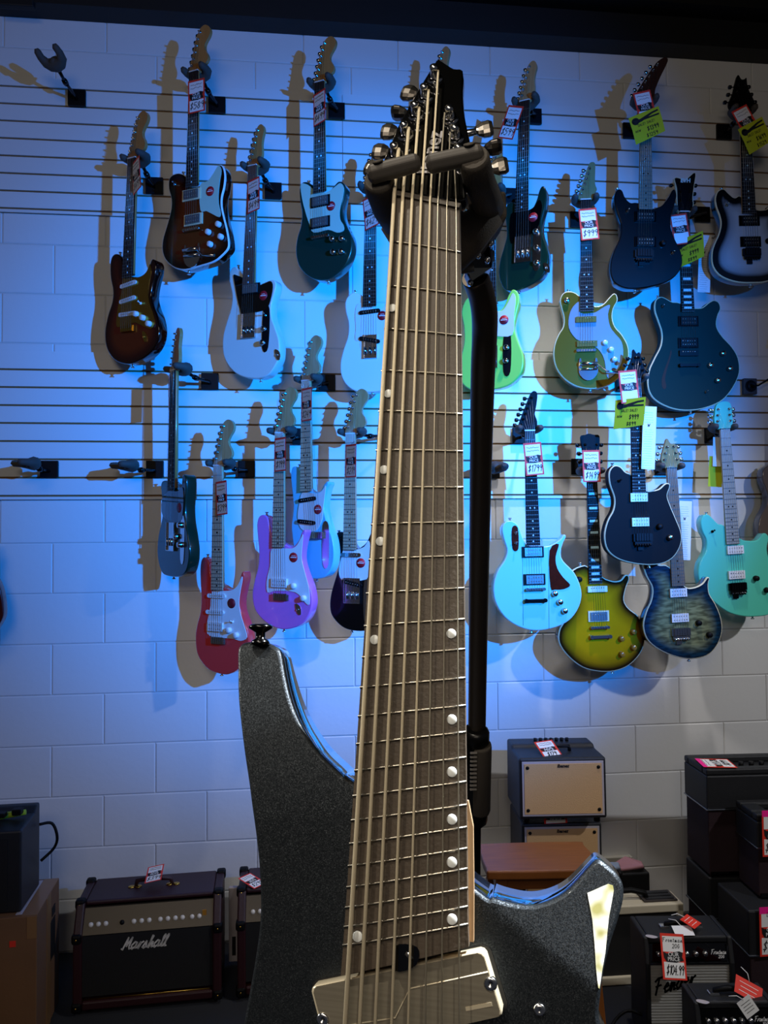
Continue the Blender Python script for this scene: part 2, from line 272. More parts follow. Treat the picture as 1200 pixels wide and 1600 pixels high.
GUITARS = [
  {'wood': 'amber','board': 'rose','col': 'burst_red','label': 'dark red sunburst electric guitar with gold pickguard,leftmost of the upper guitars','pos': (-0.643,-0.19,3.128),'yaw': 35,'roll': -2.74,'len': 463,'body': [(-28,-447),(-34,-410),(-48,-375),(-77,-359),(-100,-368),(-109,-400),(-103,-454),(-88,-503),(-90,-549),(-111,-600),(-124,-659),(-118,-713),(-94,-755),(-50,-788),(16,-802),(78,-790),(130,-765),(163,-726),(171,-679),(158,-630),(134,-586),(122,-546),(128,-502),(141,-458),(141,-423),(125,-407),(114,-413),(106,-434),(88,-455),(53,-467)],'head': 'strat','f': [('guard','gold',[(-29,-464),(26,-467),(57,-469),(86,-461),(103,-444),(113,-426),(119,-452),(111,-493),(108,-538),(119,-578),(142,-625),(146,-661),(130,-676),(99,-666),(62,-650),(35,-644),(-38,-654),(-57,-645),(-57,-612),(-48,-553),(-34,-509)]),('sc','white',4,-492,8),('sc','white',3,-552,8),('sc','white',2,-608,0),('knob','white',53,-613),('knob','white',90,-631),('knob','white',123,-657),('switch','white',72,-573),('trem','gold',9,-666),('jack','gold',96,-704)]},
  {'wood': 'amber','board': 'rose','col': 'burst_brown','bind': 'white','label': 'brown sunburst electric guitar with mint pickguard,white binding and chrome vibrato arm','pos': (-0.406,-0.2,3.48),'yaw': 30,'roll': -1.27,'len': 455,'body': [(-23,-445),(-32,-408),(-64,-387),(-99,-387),(-119,-403),(-120,-441),(-106,-488),(-108,-533),(-126,-588),(-145,-643),(-146,-688),(-127,-729),(-83,-764),(-28,-779),(41,-773),(109,-763),(153,-738),(172,-719),(174,-695),(165,-650),(150,-599),(138,-553),(138,-516),(148,-480),(152,-437),(143,-401),(125,-388),(109,-399),(91,-427),(65,-447),(36,-455)],'head': 'strat','f': [('guard','mint',[(36,-456),(72,-445),(98,-420),(116,-397),(128,-396),(135,-416),(129,-452),(124,-495),(125,-539),(135,-578),(128,-594),(98,-578),(67,-561),(40,-553)]),('sticker','red',85,-487),('hb','chrome',-3,-486),('hb','chrome',7,-586),('tom','chrome',4,-627),('knob','white',130,-625),('knob','white',83,-648),('knob','white',142,-675),('knob','white',93,-697),('bigsby','chrome',6,-722),('switch','chrome',-86,-431)]},
  {'wood': 'amber','board': 'brown','col': 'ivory','label': 'off-white offset electric guitar with black pickguard and a row of chrome controls','pos': (-0.179,-0.19,3.119),'yaw': 33,'roll': -2.67,'len': 480,'body': [(-24,-439),(-51,-409),(-74,-389),(-95,-397),(-102,-420),(-96,-462),(-84,-505),(-88,-553),(-107,-607),(-123,-668),(-120,-731),(-95,-781),(-54,-818),(-3,-838),(56,-845),(105,-834),(136,-802),(154,-763),(151,-703),(129,-648),(111,-606),(109,-559),(122,-513),(128,-483),(117,-464),(93,-463),(64,-470),(40,-477),(27,-472)],'head': 'tele','f': [('guard','black',[(-24,-443),(-55,-429),(-79,-423),(-70,-465),(-55,-522),(-40,-565),(-26,-594),(44,-583),(85,-577),(104,-545),(114,-492),(104,-468),(73,-473),(36,-478)]),('hbs','chrome',9,-489),('sticker','red',71,-521),('plate','chrome',5,-634,0.07,0.1),('ctrl','black',87,-651),('knob','chrome',82,-654),('knob','chrome',79,-708),('switch','chrome',85,-600),('jack','chrome',146,-759)]},
  {'wood': 'amber','board': 'rose','col': 'teal_metal','label': 'dark teal offset electric guitar with mint pickguard and four chrome knobs','pos': (0.086,-0.19,3.472),'yaw': 30,'roll': -0.34,'len': 448,'body': [(-22,-430),(-37,-407),(-64,-389),(-87,-391),(-96,-416),(-93,-464),(-85,-513),(-90,-565),(-106,-610),(-113,-663),(-102,-718),(-71,-762),(-26,-792),(26,-801),(77,-783),(117,-750),(139,-701),(139,-649),(117,-600),(101,-558),(98,-518),(108,-474),(112,-445),(101,-423),(81,-416),(59,-432),(41,-445),(22,-448)],'head': 'strat','f': [('guard','mint',[(-22,-433),(-56,-404),(-87,-396),(-84,-446),(-68,-509),(-47,-569),(-28,-604),(37,-603),(77,-621),(105,-617),(105,-595),(90,-569),(89,-530),(101,-486),(107,-447),(91,-425),(63,-438),(26,-451)]),('hb','chrome',2,-483),('hb','chrome',2,-568),('tom','chrome',5,-628),('sticker','red',50,-510),('knob','chrome',59,-646),('knob','chrome',101,-651),('knob','chrome',63,-699),('knob','chrome',99,-702)]},
  {'wood': 'amber','board': 'rose','col': 'white','label': 'white electric guitar with black control recess,partly hidden behind the big guitar neck','pos': (0.289,-0.19,3.055),'yaw': 20,'roll': -1.14,'len': 486,'body': [(-24,-447),(-43,-429),(-67,-420),(-91,-434),(-104,-459),(-101,-500),(-89,-548),(-92,-601),(-109,-652),(-121,-705),(-117,-757),(-92,-799),(-50,-824),(10,-829),(69,-822),(119,-795),(133,-738),(118,-680),(97,-627),(93,-575),(104,-530),(107,-484),(89,-454),(68,-470),(54,-492),(27,-502)],'head': 'tele','f': [('guard','white',[(-27,-470),(-54,-477),(-60,-520),(-56,-567),(-58,-614),(-28,-621),(67,-617),(90,-587),(90,-540),(95,-506),(71,-481),(30,-505)]),('sc','black',1,-506,4),('sticker','red',52,-524),('plate','chrome',5,-646,0.055,0.095),('sc','black',2,-620,-12)]},
  {'wood': 'amber','board': 'rose','col': 'lime','label': 'lime green electric guitar with pale pickguard hanging behind the black stand pole','pos': (0.784,-0.19,3.057),'yaw': 30,'roll': -1.39,'len': 484,'body': [(-9,-478),(-32,-442),(-72,-421),(-106,-434),(-123,-483),(-113,-539),(-110,-606),(-123,-672),(-132,-727),(-114,-783),(-62,-814),(17,-813),(78,-801),(118,-771),(137,-735),(137,-681),(117,-626),(101,-570),(108,-517),(119,-464),(112,-425),(92,-413),(74,-437),(58,-474),(36,-493)],'head': 'tele','f': [('guard','white',[(16,-494),(53,-495),(78,-460),(94,-429),(106,-452),(100,-516),(94,-597),(26,-596),(-42,-579),(-54,-523),(-32,-486)]),('sticker','red',59,-534),('ctrl','black',73,-671),('knob','chrome',72,-649),('knob','chrome',70,-703),('plate','chrome',5,-682,0.06,0.09)]},
  {'wood': 'maple','board': 'maple','col': 'natural','label': 'guitar of which only a pale maple headstock shows above the big black headstock','pos': (0.57,-0.19,3.478),'yaw': 38,'roll': -1.71,'len': 479,'body': [(-24,-480),(-45,-438),(-85,-417),(-115,-434),(-120,-495),(-104,-544),(-112,-595),(-135,-653),(-125,-722),(-78,-766),(12,-791),(78,-780),(112,-734),(116,-683),(92,-622),(86,-575),(96,-525),(84,-476),(61,-461),(38,-492)],'head': 'tele','f': [('plate','chrome',-5,-675,0.06,0.09)]},
  {'wood': 'maple','board': 'rose','col': 'dark_green','label': 'dark green guitar with black pickguard,right of the black stand yoke','pos': (0.928,-0.2,3.435),'yaw': 33,'roll': -2.46,'len': 456,'body': [(-19,-424),(-47,-407),(-66,-417),(-74,-451),(-67,-498),(-63,-544),(-75,-595),(-90,-651),(-92,-703),(-77,-751),(-56,-773),(-9,-778),(43,-764),(88,-737),(109,-702),(116,-652),(102,-599),(86,-552),(84,-508),(95,-458),(100,-408),(95,-375),(82,-362),(70,-377),(60,-414),(45,-444),(21,-453)],'head': 'tele','f': [('guard','black',[(-15,-455),(-45,-459),(-50,-527),(-42,-580),(-22,-573),(37,-555),(69,-531),(79,-488),(84,-444),(72,-419),(50,-445),(18,-456)]),('sticker','red',48,-486),('plate','chrome',9,-612,0.07,0.11),('knob','chrome',63,-549),('knob','chrome',68,-617),('knob','chrome',70,-678),('ctrl','chrome',67,-615),('jack','chrome',109,-702)]},
  {'pegs': 'L','hcol': 'walnut','wood': 'maple','board': 'maple_dull','col': 'black','label': 'gloss black double cutaway guitar with long brown pointed headstock','pos': (1.426,-0.24,3.441),'yaw': 6,'roll': -1.06,'len': 456,'body': [(-31,-425),(-60,-425),(-82,-403),(-94,-375),(-110,-369),(-124,-388),(-126,-423),(-113,-474),(-100,-518),(-103,-569),(-125,-620),(-141,-671),(-142,-721),(-125,-759),(-84,-781),(-34,-783),(28,-773),(91,-753),(135,-718),(154,-673),(147,-623),(122,-572),(107,-528),(107,-484),(122,-433),(130,-394),(124,-368),(113,-372),(97,-401),(72,-433),(47,-445),(31,-447)],'head': [(-28,19),(-38,26),(-27,52),(3,101),(41,156),(66,179),(85,186),(94,175),(85,149),(63,104),(42,52),(38,26),(25,5)],'f': [('hb','black',0,-485),('hb','black',0,-590),('floyd','black',-6,-640),('knob','black',72,-597),('switch','chrome',113,-636),('switch','chrome',-73,-464)]},
  {'pegs': 'LR','hcol': 'black','wood': 'maple','board': 'ebony','col': 'burst_silver','bind': 'cream','label': 'silver and black burst guitar cut off by the upper right edge','pos': (1.884,-0.2,3.445),'yaw': 4,'roll': 1.11,'len': 441,'body': [(-28,-364),(-56,-370),(-80,-351),(-101,-332),(-127,-341),(-140,-372),(-137,-409),(-125,-446),(-120,-483),(-131,-526),(-152,-569),(-164,-606),(-164,-655),(-144,-693),(-108,-718),(-53,-734),(9,-737),(65,-733),(129,-709),(156,-666),(158,-604),(139,-548),(119,-499),(121,-449),(133,-406),(124,-387),(105,-393),(85,-418),(60,-424),(32,-417)],'head': [(-25,-3),(-58,12),(-63,38),(-44,81),(-32,125),(-20,158),(-7,139),(6,138),(16,145),(18,119),(26,87),(43,50),(45,25),(25,-3)],'f': [('hb','black',2,-472),('hb','black',4,-562),('floyd','black',5,-608),('knob','black',79,-560),('switch','chrome',-92,-406)]},
  {'pegs': 'L','hcol': 'olive_wood','wood': 'maple','board': 'ebony','col': 'gold_olive','bind': 'cream','label': 'olive gold double cutaway guitar with large silver pickguard and vibrato arm','pos': (1.182,-0.19,3.037),'yaw': 12,'roll': -0.3,'len': 465,'body': [(-24,-401),(-45,-384),(-70,-377),(-95,-385),(-108,-414),(-102,-449),(-93,-487),(-96,-525),(-115,-556),(-132,-600),(-136,-651),(-123,-702),(-89,-747),(-40,-777),(15,-787),(70,-779),(119,-752),(153,-709),(169,-659),(165,-609),(142,-564),(116,-532),(105,-494),(110,-456),(126,-425),(123,-399),(110,-393),(93,-408),(68,-435),(43,-444),(25,-437)],'head': [(-20,4),(-31,19),(-13,65),(13,145),(28,160),(41,152),(41,120),(40,68),(47,43),(33,23),(25,2)],'f': [('guard','silver',[(-27,-423),(-55,-444),(-71,-482),(-72,-532),(-50,-571),(-26,-588),(29,-611),(56,-637),(71,-675),(80,-739),(101,-736),(132,-696),(145,-646),(139,-595),(115,-563),(94,-531),(86,-480),(95,-443),(74,-447),(43,-466),(25,-472),(-25,-470)]),('p90','olive',-3,-500),('p90','olive',0,-601),('tom','chrome',-5,-629),('bigsby','chrome',4,-699),('knob','silverw',72,-600),('knob','silverw',96,-629),('knob','silverw',109,-670),('knob','chrome',-80,-419)]},
  {'pegs': 'R','hcol': 'black','bindh': 'cream','wood': 'dark','board': 'ebony_block','col': 'matte_green','bind': 'cream','text': 'EVH','label': 'large dark green semi-hollow guitar with f-hole,cream binding and black headstock','pos': (1.631,-0.15,3.02),'yaw': 2,'roll': 0.98,'len': 427,'body': [(-34,-386),(-65,-382),(-96,-365),(-117,-362),(-138,-379),(-142,-420),(-128,-468),(-115,-516),(-121,-570),(-151,-625),(-177,-679),(-184,-740),(-167,-788),(-123,-822),(-61,-844),(9,-848),(79,-835),(144,-805),(192,-751),(221,-690),(219,-628),(194,-579),(151,-531),(129,-490),(134,-448),(149,-414),(142,-386),(120,-376),(97,-386),(68,-407),(39,-410),(18,-407)],'head': [(-21,3),(-26,52),(-26,104),(-34,147),(-7,145),(7,132),(25,149),(57,172),(49,118),(40,63),(42,35),(26,4)],'f': [('hb','black',2,-468),('hb','black',-2,-561),('p90','black',-3,-605),('tail','black',-2,-657),('fhole','black',[(-78,-591),(-75,-602),(-85,-636),(-98,-673),(-108,-714),(-103,-744),(-112,-756),(-122,-744),(-122,-714),(-111,-680),(-97,-646),(-86,-619)]),('knob','chrome',146,-608),('knob','chrome',90,-658),('knob','chrome',174,-673),('knob','chrome',119,-723),('switch','chrome',68,-772),('switch','chrome',-108,-405)]},
  {'wood': 'amber','board': 'rose','col': 'dark_green','label': 'dark green guitar turned far sideways,leftmost of the lower guitars','pos': (-0.483,-0.2,2.297),'yaw': 56,'roll': -2.06,'len': 465,'body': [(-26,-432),(-69,-424),(-99,-427),(-111,-444),(-100,-489),(-87,-535),(-100,-587),(-125,-640),(-135,-700),(-120,-752),(-85,-789),(-24,-798),(63,-794),(118,-775),(144,-736),(149,-687),(133,-633),(114,-584),(106,-534),(110,-491),(114,-448),(110,-417),(93,-405),(80,-413),(73,-447),(48,-465)],'head': 'tele','f': [('guard','black',[(-22,-464),(-89,-496),(-78,-567),(69,-585),(98,-534),(96,-466),(78,-453),(44,-469)]),('sticker','dullred',64,-531),('plate','chrome',-1,-643,0.07,0.11),('ctrl','chrome',93,-652),('knob','chrome',84,-597),('knob','chrome',50,-641),('knob','chrome',86,-671)]},
  {'wood': 'maple','board': 'maple','col': 'coral','label': 'coral red guitar with white pickguard hanging above the big guitar horn','pos': (-0.314,-0.2,1.928),'yaw': 33,'roll': -0.56,'len': 481,'body': [(-24,-443),(-41,-418),(-49,-374),(-70,-356),(-86,-368),(-91,-406),(-89,-458),(-85,-509),(-88,-567),(-104,-619),(-112,-664),(-107,-722),(-86,-759),(-46,-791),(3,-803),(50,-802),(97,-776),(135,-724),(146,-667),(132,-612),(109,-564),(103,-521),(114,-470),(123,-433),(119,-409),(109,-414),(96,-452),(79,-472),(59,-478),(32,-473)],'head': 'strat','f': [('guard','white',[(-28,-488),(32,-484),(71,-478),(96,-459),(113,-427),(116,-439),(108,-477),(101,-521),(107,-564),(126,-613),(139,-655),(111,-670),(80,-665),(49,-664),(-39,-660),(-55,-629),(-47,-591),(-36,-545)]),('sc','white',-4,-504,0),('sc','white',-11,-567,0),('hb','white',-7,-623),('trem','chrome',6,-676),('knob','white',57,-632),('knob','white',92,-649),('switch','white',72,-600),('sticker','darkred',66,-530)]},
  {'wood': 'maple','board': 'maple','col': 'lilac','label': 'lilac guitar with white pickguard and one pickup','pos': (-0.076,-0.22,2.054),'yaw': 32,'roll': -1.03,'len': 444,'body': [(-27,-412),(-43,-377),(-55,-332),(-75,-318),(-98,-326),(-107,-358),(-102,-410),(-96,-462),(-99,-520),(-114,-572),(-125,-630),(-116,-682),(-88,-719),(-41,-748),(12,-761),(64,-754),(108,-733),(137,-700),(151,-650),(141,-594),(119,-545),(101,-495),(101,-452),(111,-408),(118,-382),(111,-375),(100,-386),(91,-411),(76,-430),(56,-443),(30,-434)],'head': 'strat','f': [('guard','white',[(-34,-451),(23,-448),(60,-447),(82,-434),(100,-406),(108,-395),(104,-445),(103,-489),(118,-539),(137,-600),(139,-659),(116,-648),(77,-615),(-13,-613),(-51,-621),(-55,-576),(-41,-518)]),('hb','whiteframe',6,-582),('trem','chrome',14,-637),('knob','white',71,-591),('knob','white',116,-636),('jack','chrome',89,-681),('sticker','red',67,-482)]},
  {'wood': 'maple','board': 'maple','col': 'sky','label': 'pale blue guitar with white pickguard half hidden behind the lilac one','pos': (0.028,-0.17,2.27),'yaw': 38,'roll': -0.34,'len': 440,'body': [(-20,-410),(-33,-364),(-54,-340),(-76,-342),(-83,-375),(-76,-435),(-70,-494),(-74,-540),(-79,-573),(-76,-613),(-66,-672),(-49,-731),(-16,-769),(32,-786),(88,-776),(120,-740),(131,-689),(124,-632),(104,-581),(86,-530),(82,-485),(92,-440),(104,-412),(96,-404),(81,-417),(65,-439),(41,-446),(20,-441)],'head': 'strat','f': [('guard','white',[(-20,-443),(41,-450),(73,-441),(92,-421),(88,-459),(80,-510),(74,-555),(49,-594),(8,-599),(-29,-587),(-45,-541),(-37,-488)]),('sc','black',4,-473,6),('sc','black',0,-562,-6),('sticker','red',55,-513),('trem','chrome',53,-616),('ctrl','chrome',92,-651)]},
  {'wood': 'maple','board': 'maple','col': 'black','label': 'black guitar with white pickguard,half hidden left of the big guitar neck','pos': (0.201,-0.2,2.055),'yaw': 28,'roll': -0.85,'len': 458,'body': [(-11,-403),(-40,-387),(-61,-393),(-68,-426),(-54,-465),(-47,-504),(-60,-556),(-81,-622),(-89,-674),(-80,-720),(-44,-757),(-1,-774),(62,-774),(111,-755),(138,-716),(144,-665),(130,-608),(109,-552),(102,-501),(105,-450),(110,-405),(100,-383),(86,-392),(70,-425),(49,-444),(25,-451)],'head': 'strat','f': [('guard','white',[(-25,-445),(-11,-459),(25,-457),(60,-445),(79,-421),(84,-463),(78,-521),(71,-572),(-10,-578),(-38,-575),(-49,-543),(-39,-491)]),('sc','chrome',4,-478,0),('plate','chrome',10,-619,0.07,0.1),('sc','black',10,-590,-12),('sticker','red',46,-509),('ctrl','chrome',75,-655)]},
  {'pegs': 'L','hcol': 'black','wood': 'dark','board': 'ebony','col': 'aqua','bind': 'aqua_l','label': 'pale aqua single cutaway guitar with tortoiseshell pickguard and black headstock','pos': (0.917,-0.23,2.068),'yaw': 2,'roll': 0.98,'len': 460,'body': [(-39,-427),(-56,-379),(-85,-359),(-111,-365),(-123,-393),(-116,-435),(-105,-477),(-116,-515),(-146,-559),(-164,-616),(-159,-679),(-126,-738),(-75,-778),(-11,-799),(61,-795),(127,-772),(168,-734),(191,-684),(191,-633),(167,-574),(125,-528),(113,-496),(123,-457),(137,-429),(129,-420),(112,-439),(79,-459),(52,-465),(29,-463),(-20,-460)],'head': [(-26,7),(-44,17),(-23,75),(2,133),(13,155),(26,162),(37,149),(32,106),(24,68),(33,38),(24,6)],'f': [('guard','tort',[(68,-482),(106,-457),(91,-508),(96,-553),(120,-592),(147,-622),(125,-637),(86,-639),(67,-626)]),('slab','tort',-71,-430,0.023,0.083),('switch','chrome',-70,-411),('switch','chrome',-71,-451),('hb','chrome',-1,-486),('hb','chrome',2,-596),('tom','chrome',4,-635),('tail','blackm',3,-680),('knob','chrome',82,-655),('knob','chrome',102,-689),('knob','chrome',120,-725),('line','aqua_d',[(-42,-466),(-49,-778)]),('line','aqua_d',[(64,-469),(56,-795)])]},
  {'pegs': 'LR','hcol': 'black','wood': 'dark','board': 'ebony_block','col': 'burst_yellow','bind': 'cream','label': 'yellow sunburst single cutaway guitar with chrome humbucker and dark edges','pos': (1.192,-0.18,1.902),'yaw': 0,'roll': 1.01,'len': 452,'body': [(-27,-383),(-51,-379),(-85,-391),(-103,-413),(-101,-459),(-89,-499),(-97,-551),(-133,-601),(-157,-639),(-159,-691),(-124,-745),(-65,-793),(2,-813),(70,-815),(133,-795),(182,-751),(206,-700),(207,-647),(181,-593),(141,-559),(123,-525),(132,-480),(148,-441),(144,-424),(130,-424),(111,-443),(84,-447),(56,-439),(40,-431)],'head': [(-27,-2),(-31,79),(-39,150),(-22,159),(-5,164),(16,159),(40,152),(34,78),(28,-3)],'f': [('p90','cream',7,-476),('hbr','chrome',10,-587),('tom','chrome',12,-633),('tail','chrome',14,-671),('knob','amber',155,-656),('knob','amber',103,-682),('knob','amber',153,-720),('knob','amber',102,-746),('knob','black',-69,-434)]},
  {'pegs': 'LR','hcol': 'black','wood': 'dark','board': 'ebony','col': 'matte_black','bind': 'cream','label': 'matte black guitar with two cream pickups and cream binding','pos': (1.332,-0.3,2.267),'yaw': 2,'roll': 0.81,'len': 451,'body': [(-22,-383),(-50,-367),(-70,-346),(-95,-342),(-116,-366),(-116,-414),(-99,-470),(-104,-517),(-130,-564),(-144,-620),(-134,-675),(-94,-712),(-30,-733),(44,-741),(101,-733),(143,-706),(170,-658),(171,-611),(150,-554),(131,-506),(120,-466),(131,-434),(130,-418),(112,-417),(87,-437),(58,-444),(29,-440)],'head': [(-22,0),(-38,18),(-25,50),(-7,90),(-2,123),(10,106),(23,110),(33,66),(48,17),(26,0)],'f': [('hb','creamp',-1,-471),('hb','creamp',2,-569),('floyd','black',10,-631),('knob','black',80,-589),('knob','chrome',121,-633),('switch','black',-78,-405)]},
  {'pegs': 'LR','hcol': 'olive_wood','wood': 'maple','board': 'maple_dull','col': 'quilt','bind': 'cream','label': 'blue edged quilted maple guitar hanging below and behind the matte black one','pos': (1.509,-0.235,1.917),'yaw': 2,'roll': 2.27,'len': 479,'body': [(-31,-400),(-72,-390),(-113,-375),(-139,-382),(-129,-432),(-107,-481),(-114,-530),(-138,-577),(-154,-633),(-140,-690),(-93,-734),(-27,-766),(39,-780),(107,-770),(152,-732),(177,-676),(176,-619),(156,-561),(133,-519),(131,-478),(138,-457),(127,-451),(104,-476),(65,-490),(28,-480)],'head': [(-18,1),(-35,20),(-38,47),(-22,95),(-10,124),(4,103),(24,98),(38,44),(33,11),(17,-1)],'f': [('hb','white',-2,-507),('hb','white',-1,-609),('floyd','chrome',0,-666),('knob','black',76,-634),('knob','black',118,-685)]},
  {'pegs': 'LR','hcol': 'surf','wood': 'maple','board': 'maple_grey','col': 'surf','label': 'surf green guitar with matching green headstock at the right edge','pos': (1.781,-0.17,2.089),'yaw': 2,'roll': 2.84,'len': 484,'body': [(-29,-405),(-53,-397),(-76,-372),(-92,-356),(-113,-356),(-129,-382),(-125,-423),(-110,-464),(-117,-511),(-145,-556),(-155,-609),(-142,-664),(-104,-713),(-45,-764),(16,-788),(79,-795),(143,-789),(195,-752),(206,-699),(183,-623),(159,-561),(152,-513),(162,-473),(157,-453),(140,-448),(113,-474),(74,-475),(37,-463)],'head': [(-23,3),(-40,31),(-37,66),(-28,103),(-9,116),(19,118),(36,104),(38,63),(39,29),(23,1)],'f': [('hb','white',9,-509),('hb','white',7,-614),('floyd','blackm',8,-663),('knob','black',91,-634),('knob','black',134,-686),('switch','black',-83,-427)]},
  {'wood': 'amber','board': 'rose','col': 'greywood','label': 'grey brown wooden guitar whose left horn shows at the right edge','pos': (2.13,-0.1,2.464),'yaw': 0,'roll': -0.7,'len': 541,'body': [(-59,-521),(-81,-514),(-104,-522),(-126,-543),(-129,-585),(-116,-619),(-105,-661),(-115,-703),(-140,-745),(-151,-793),(-144,-841),(-108,-883),(-50,-910),(39,-917),(114,-882),(145,-819),(131,-750),(102,-708),(99,-652),(119,-596),(116,-547),(90,-533),(59,-554)],'head': 'tele','f': [('hb','black',-1,-597),('tom','chrome',-2,-709)]},
  {'wood': 'amber','board': 'rose','col': 'deepred','label': 'dark red guitar of which only a sliver shows at the left edge','pos': (-1.275,-0.19,2.103),'yaw': 0,'roll': 1.04,'len': 499,'body': [(-23,-482),(-40,-426),(-79,-397),(-113,-432),(-109,-539),(-133,-634),(-149,-729),(-105,-825),(-3,-858),(88,-828),(139,-763),(147,-711),(136,-638),(109,-570),(115,-498),(104,-449),(73,-473),(34,-500)],'head': 'strat','f': [('hb','black',-1,-567),('trem','chrome',-2,-722)]},
]
HANGERS = [
  ((-0.902, -0.028, 3.451),(-0.929, -0.22, 3.476),25,1,'empty guitar hanger tilted upwards at the top left'),
  ((-1.002, -0.028, 1.929),(-1.025, -0.16, 1.94),55,1,'empty guitar hanger at the left end of the lower slatwall'),
  ((-0.589, -0.028, 1.93),(-0.659, -0.16, 1.933),55,1,'empty guitar hanger left of the sideways green guitar'),
  ((0.811, -0.028, 1.927),(0.804, -0.12, 1.932),20,1,'empty guitar hanger mostly hidden behind the black stand pole'),
  ((-0.593, -0.028, 3.1),(-0.622, -0.161, 3.14),35,0,'hanger holding the dark red sunburst guitar with gold pickguard'),
  ((-0.339, -0.028, 3.452),(-0.388, -0.169, 3.492),30,0,'hanger holding the brown sunburst guitar with vibrato arm'),
  ((-0.108, -0.028, 3.099),(-0.159, -0.16, 3.131),33,0,'hanger holding the off-white offset guitar'),
  ((0.159, -0.028, 3.454),(0.104, -0.159, 3.484),30,0,'hanger holding the dark teal offset guitar'),
  ((0.375, -0.028, 3.114),(0.302, -0.156, 3.067),20,0,'hanger holding the white guitar left of the big neck'),
  ((0.902, -0.028, 3.118),(0.802, -0.159, 3.069),30,0,'hanger holding the lime green guitar, seen behind the stand yoke'),
  ((0.644, -0.028, 3.432),(0.592, -0.162, 3.49),38,0,'hanger behind the big black headstock'),
  ((1.018, -0.028, 3.474),(0.948, -0.17, 3.447),33,0,'hanger holding the dark green guitar with black pickguard'),
  ((1.457, -0.028, 3.433),(1.43, -0.204, 3.453),6,0,'hanger holding the gloss black guitar with pointed headstock'),
  ((1.894, -0.028, 3.449),(1.886, -0.164, 3.457),4,0,'hanger holding the silver burst guitar at the top right'),
  ((1.21, -0.028, 3.026),(1.19, -0.155, 3.049),12,0,'hanger holding the olive gold guitar'),
  ((1.783, -0.028, 3.07),(1.632, -0.114, 3.032),2,0,'hanger holding the large semi-hollow guitar'),
  ((-0.369, -0.028, 2.292),(-0.453, -0.18, 2.309),56,0,'hanger holding the sideways dark green guitar'),
  ((-0.221, -0.028, 1.931),(-0.294, -0.17, 1.94),33,0,'hanger holding the coral red guitar'),
  ((0.002, -0.028, 2.067),(-0.057, -0.19, 2.066),32,0,'hanger holding the lilac guitar'),
  ((0.112, -0.028, 2.294),(0.05, -0.142, 2.282),38,0,'hanger holding the pale blue guitar'),
  ((0.367, -0.028, 2.077),(0.218, -0.168, 2.067),28,0,'hanger holding the black guitar beside the big neck'),
  ((0.939, -0.028, 2.076),(0.918, -0.194, 2.08),2,0,'hanger holding the pale aqua guitar'),
  ((1.198, -0.028, 1.944),(1.192, -0.144, 1.914),0,0,'hanger holding the yellow sunburst guitar'),
  ((1.407, -0.028, 2.306),(1.333, -0.264, 2.279),2,0,'hanger holding the matte black guitar'),
  ((1.575, -0.028, 1.942),(1.51, -0.199, 1.929),2,0,'hanger holding the quilted blue guitar'),
  ((1.808, -0.028, 2.081),(1.782, -0.134, 2.101),2,0,'hanger holding the surf green guitar'),
]
TAGS = [
  ((-0.395, -0.24, 3.364),25,1,'p','$589','red edged price tag on the brown sunburst guitar'),
  ((-0.623, -0.23, 3.046),56,8,'p','$499','red edged price tag turned sideways on the dark red sunburst guitar'),
  ((-0.178, -0.23, 2.987),47,0,'p','$499','red edged price tag on the off-white offset guitar'),
  ((0.081, -0.23, 3.349),52,0,'p','$499','red edged price tag on the dark teal guitar'),
  ((0.282, -0.23, 2.938),47,6,'p','$429','red edged price tag on the white guitar left of the big neck'),
  ((0.854, -0.24, 3.324),43,-24,'p','$599','red edged price tag hanging askew on the dark green guitar with black pickguard'),
  ((1.407, -0.28, 3.395),4,13,'q','','red edged price tag on the gloss black guitar, above its yellow card'),
  ((1.869, -0.24, 3.379),4,28,'q','','red edged price tag on the silver burst guitar, above its yellow card'),
  ((1.18, -0.23, 2.922),7,5,'p','$999','red edged price tag on the olive gold guitar'),
  ((1.597, -0.185, 2.934),4,8,'q','','red edged price tag on the semi-hollow guitar, above its yellow card'),
  ((-0.301, -0.24, 1.801),51,3,'p','$399','red edged price tag on the coral red guitar'),
  ((-0.077, -0.26, 1.967),53,0,'p','$199','red edged price tag on the lilac guitar'),
  ((0.025, -0.21, 2.17),59,-2,'p','$249','red edged price tag on the pale blue guitar'),
  ((0.196, -0.24, 1.945),60,-2,'p','$219','red edged price tag on the black guitar beside the big neck'),
  ((0.921, -0.27, 1.952),0,5,'p','$1799','red edged price tag reading 1799 on the pale aqua guitar'),
  ((1.178, -0.22, 1.929),0,1,'p','$1499','red edged price tag on the yellow sunburst guitar'),
  ((1.29, -0.34, 2.232),4,5,'q','','red edged price tag on the matte black guitar, above its yellow card'),
  ((-0.5, -0.23, 2.208),79,2,'p','$449','price tag seen nearly edge on at the sideways dark green guitar'),
  ((1.411, -0.29, 3.315),17,16,'y','$1399|$1259','yellow sale card on the gloss black guitar'),
  ((1.904, -0.25, 3.318),0,27,'y','$1699|$1529','yellow sale card on the silver burst guitar at the right edge'),
  ((1.632, -0.195, 2.844),53,5,'y','$999|$899','yellow sale card on the semi-hollow guitar'),
  ((1.287, -0.35, 2.126),47,-3,'y','$999|$899','yellow sale card on the matte black guitar'),
  ((1.762, -0.13, 1.914),4,-4,'b','','blank yellow card hanging behind the surf green guitar neck'),
  ((1.764, -0.14, 1.998),4,-2,'w','','small white card over the yellow card of the surf green guitar'),
  ((1.738, -0.12, 2.814),4,-3,'s','','long white specification strip right of the semi-hollow guitar neck'),
  ((1.373, -0.33, 2.031),4,-3,'s','','long white specification strip on the matte black guitar'),
  ((1.619, -0.13, 1.664),4,-3,'s','','long white specification strip beside the quilted guitar neck'),
]
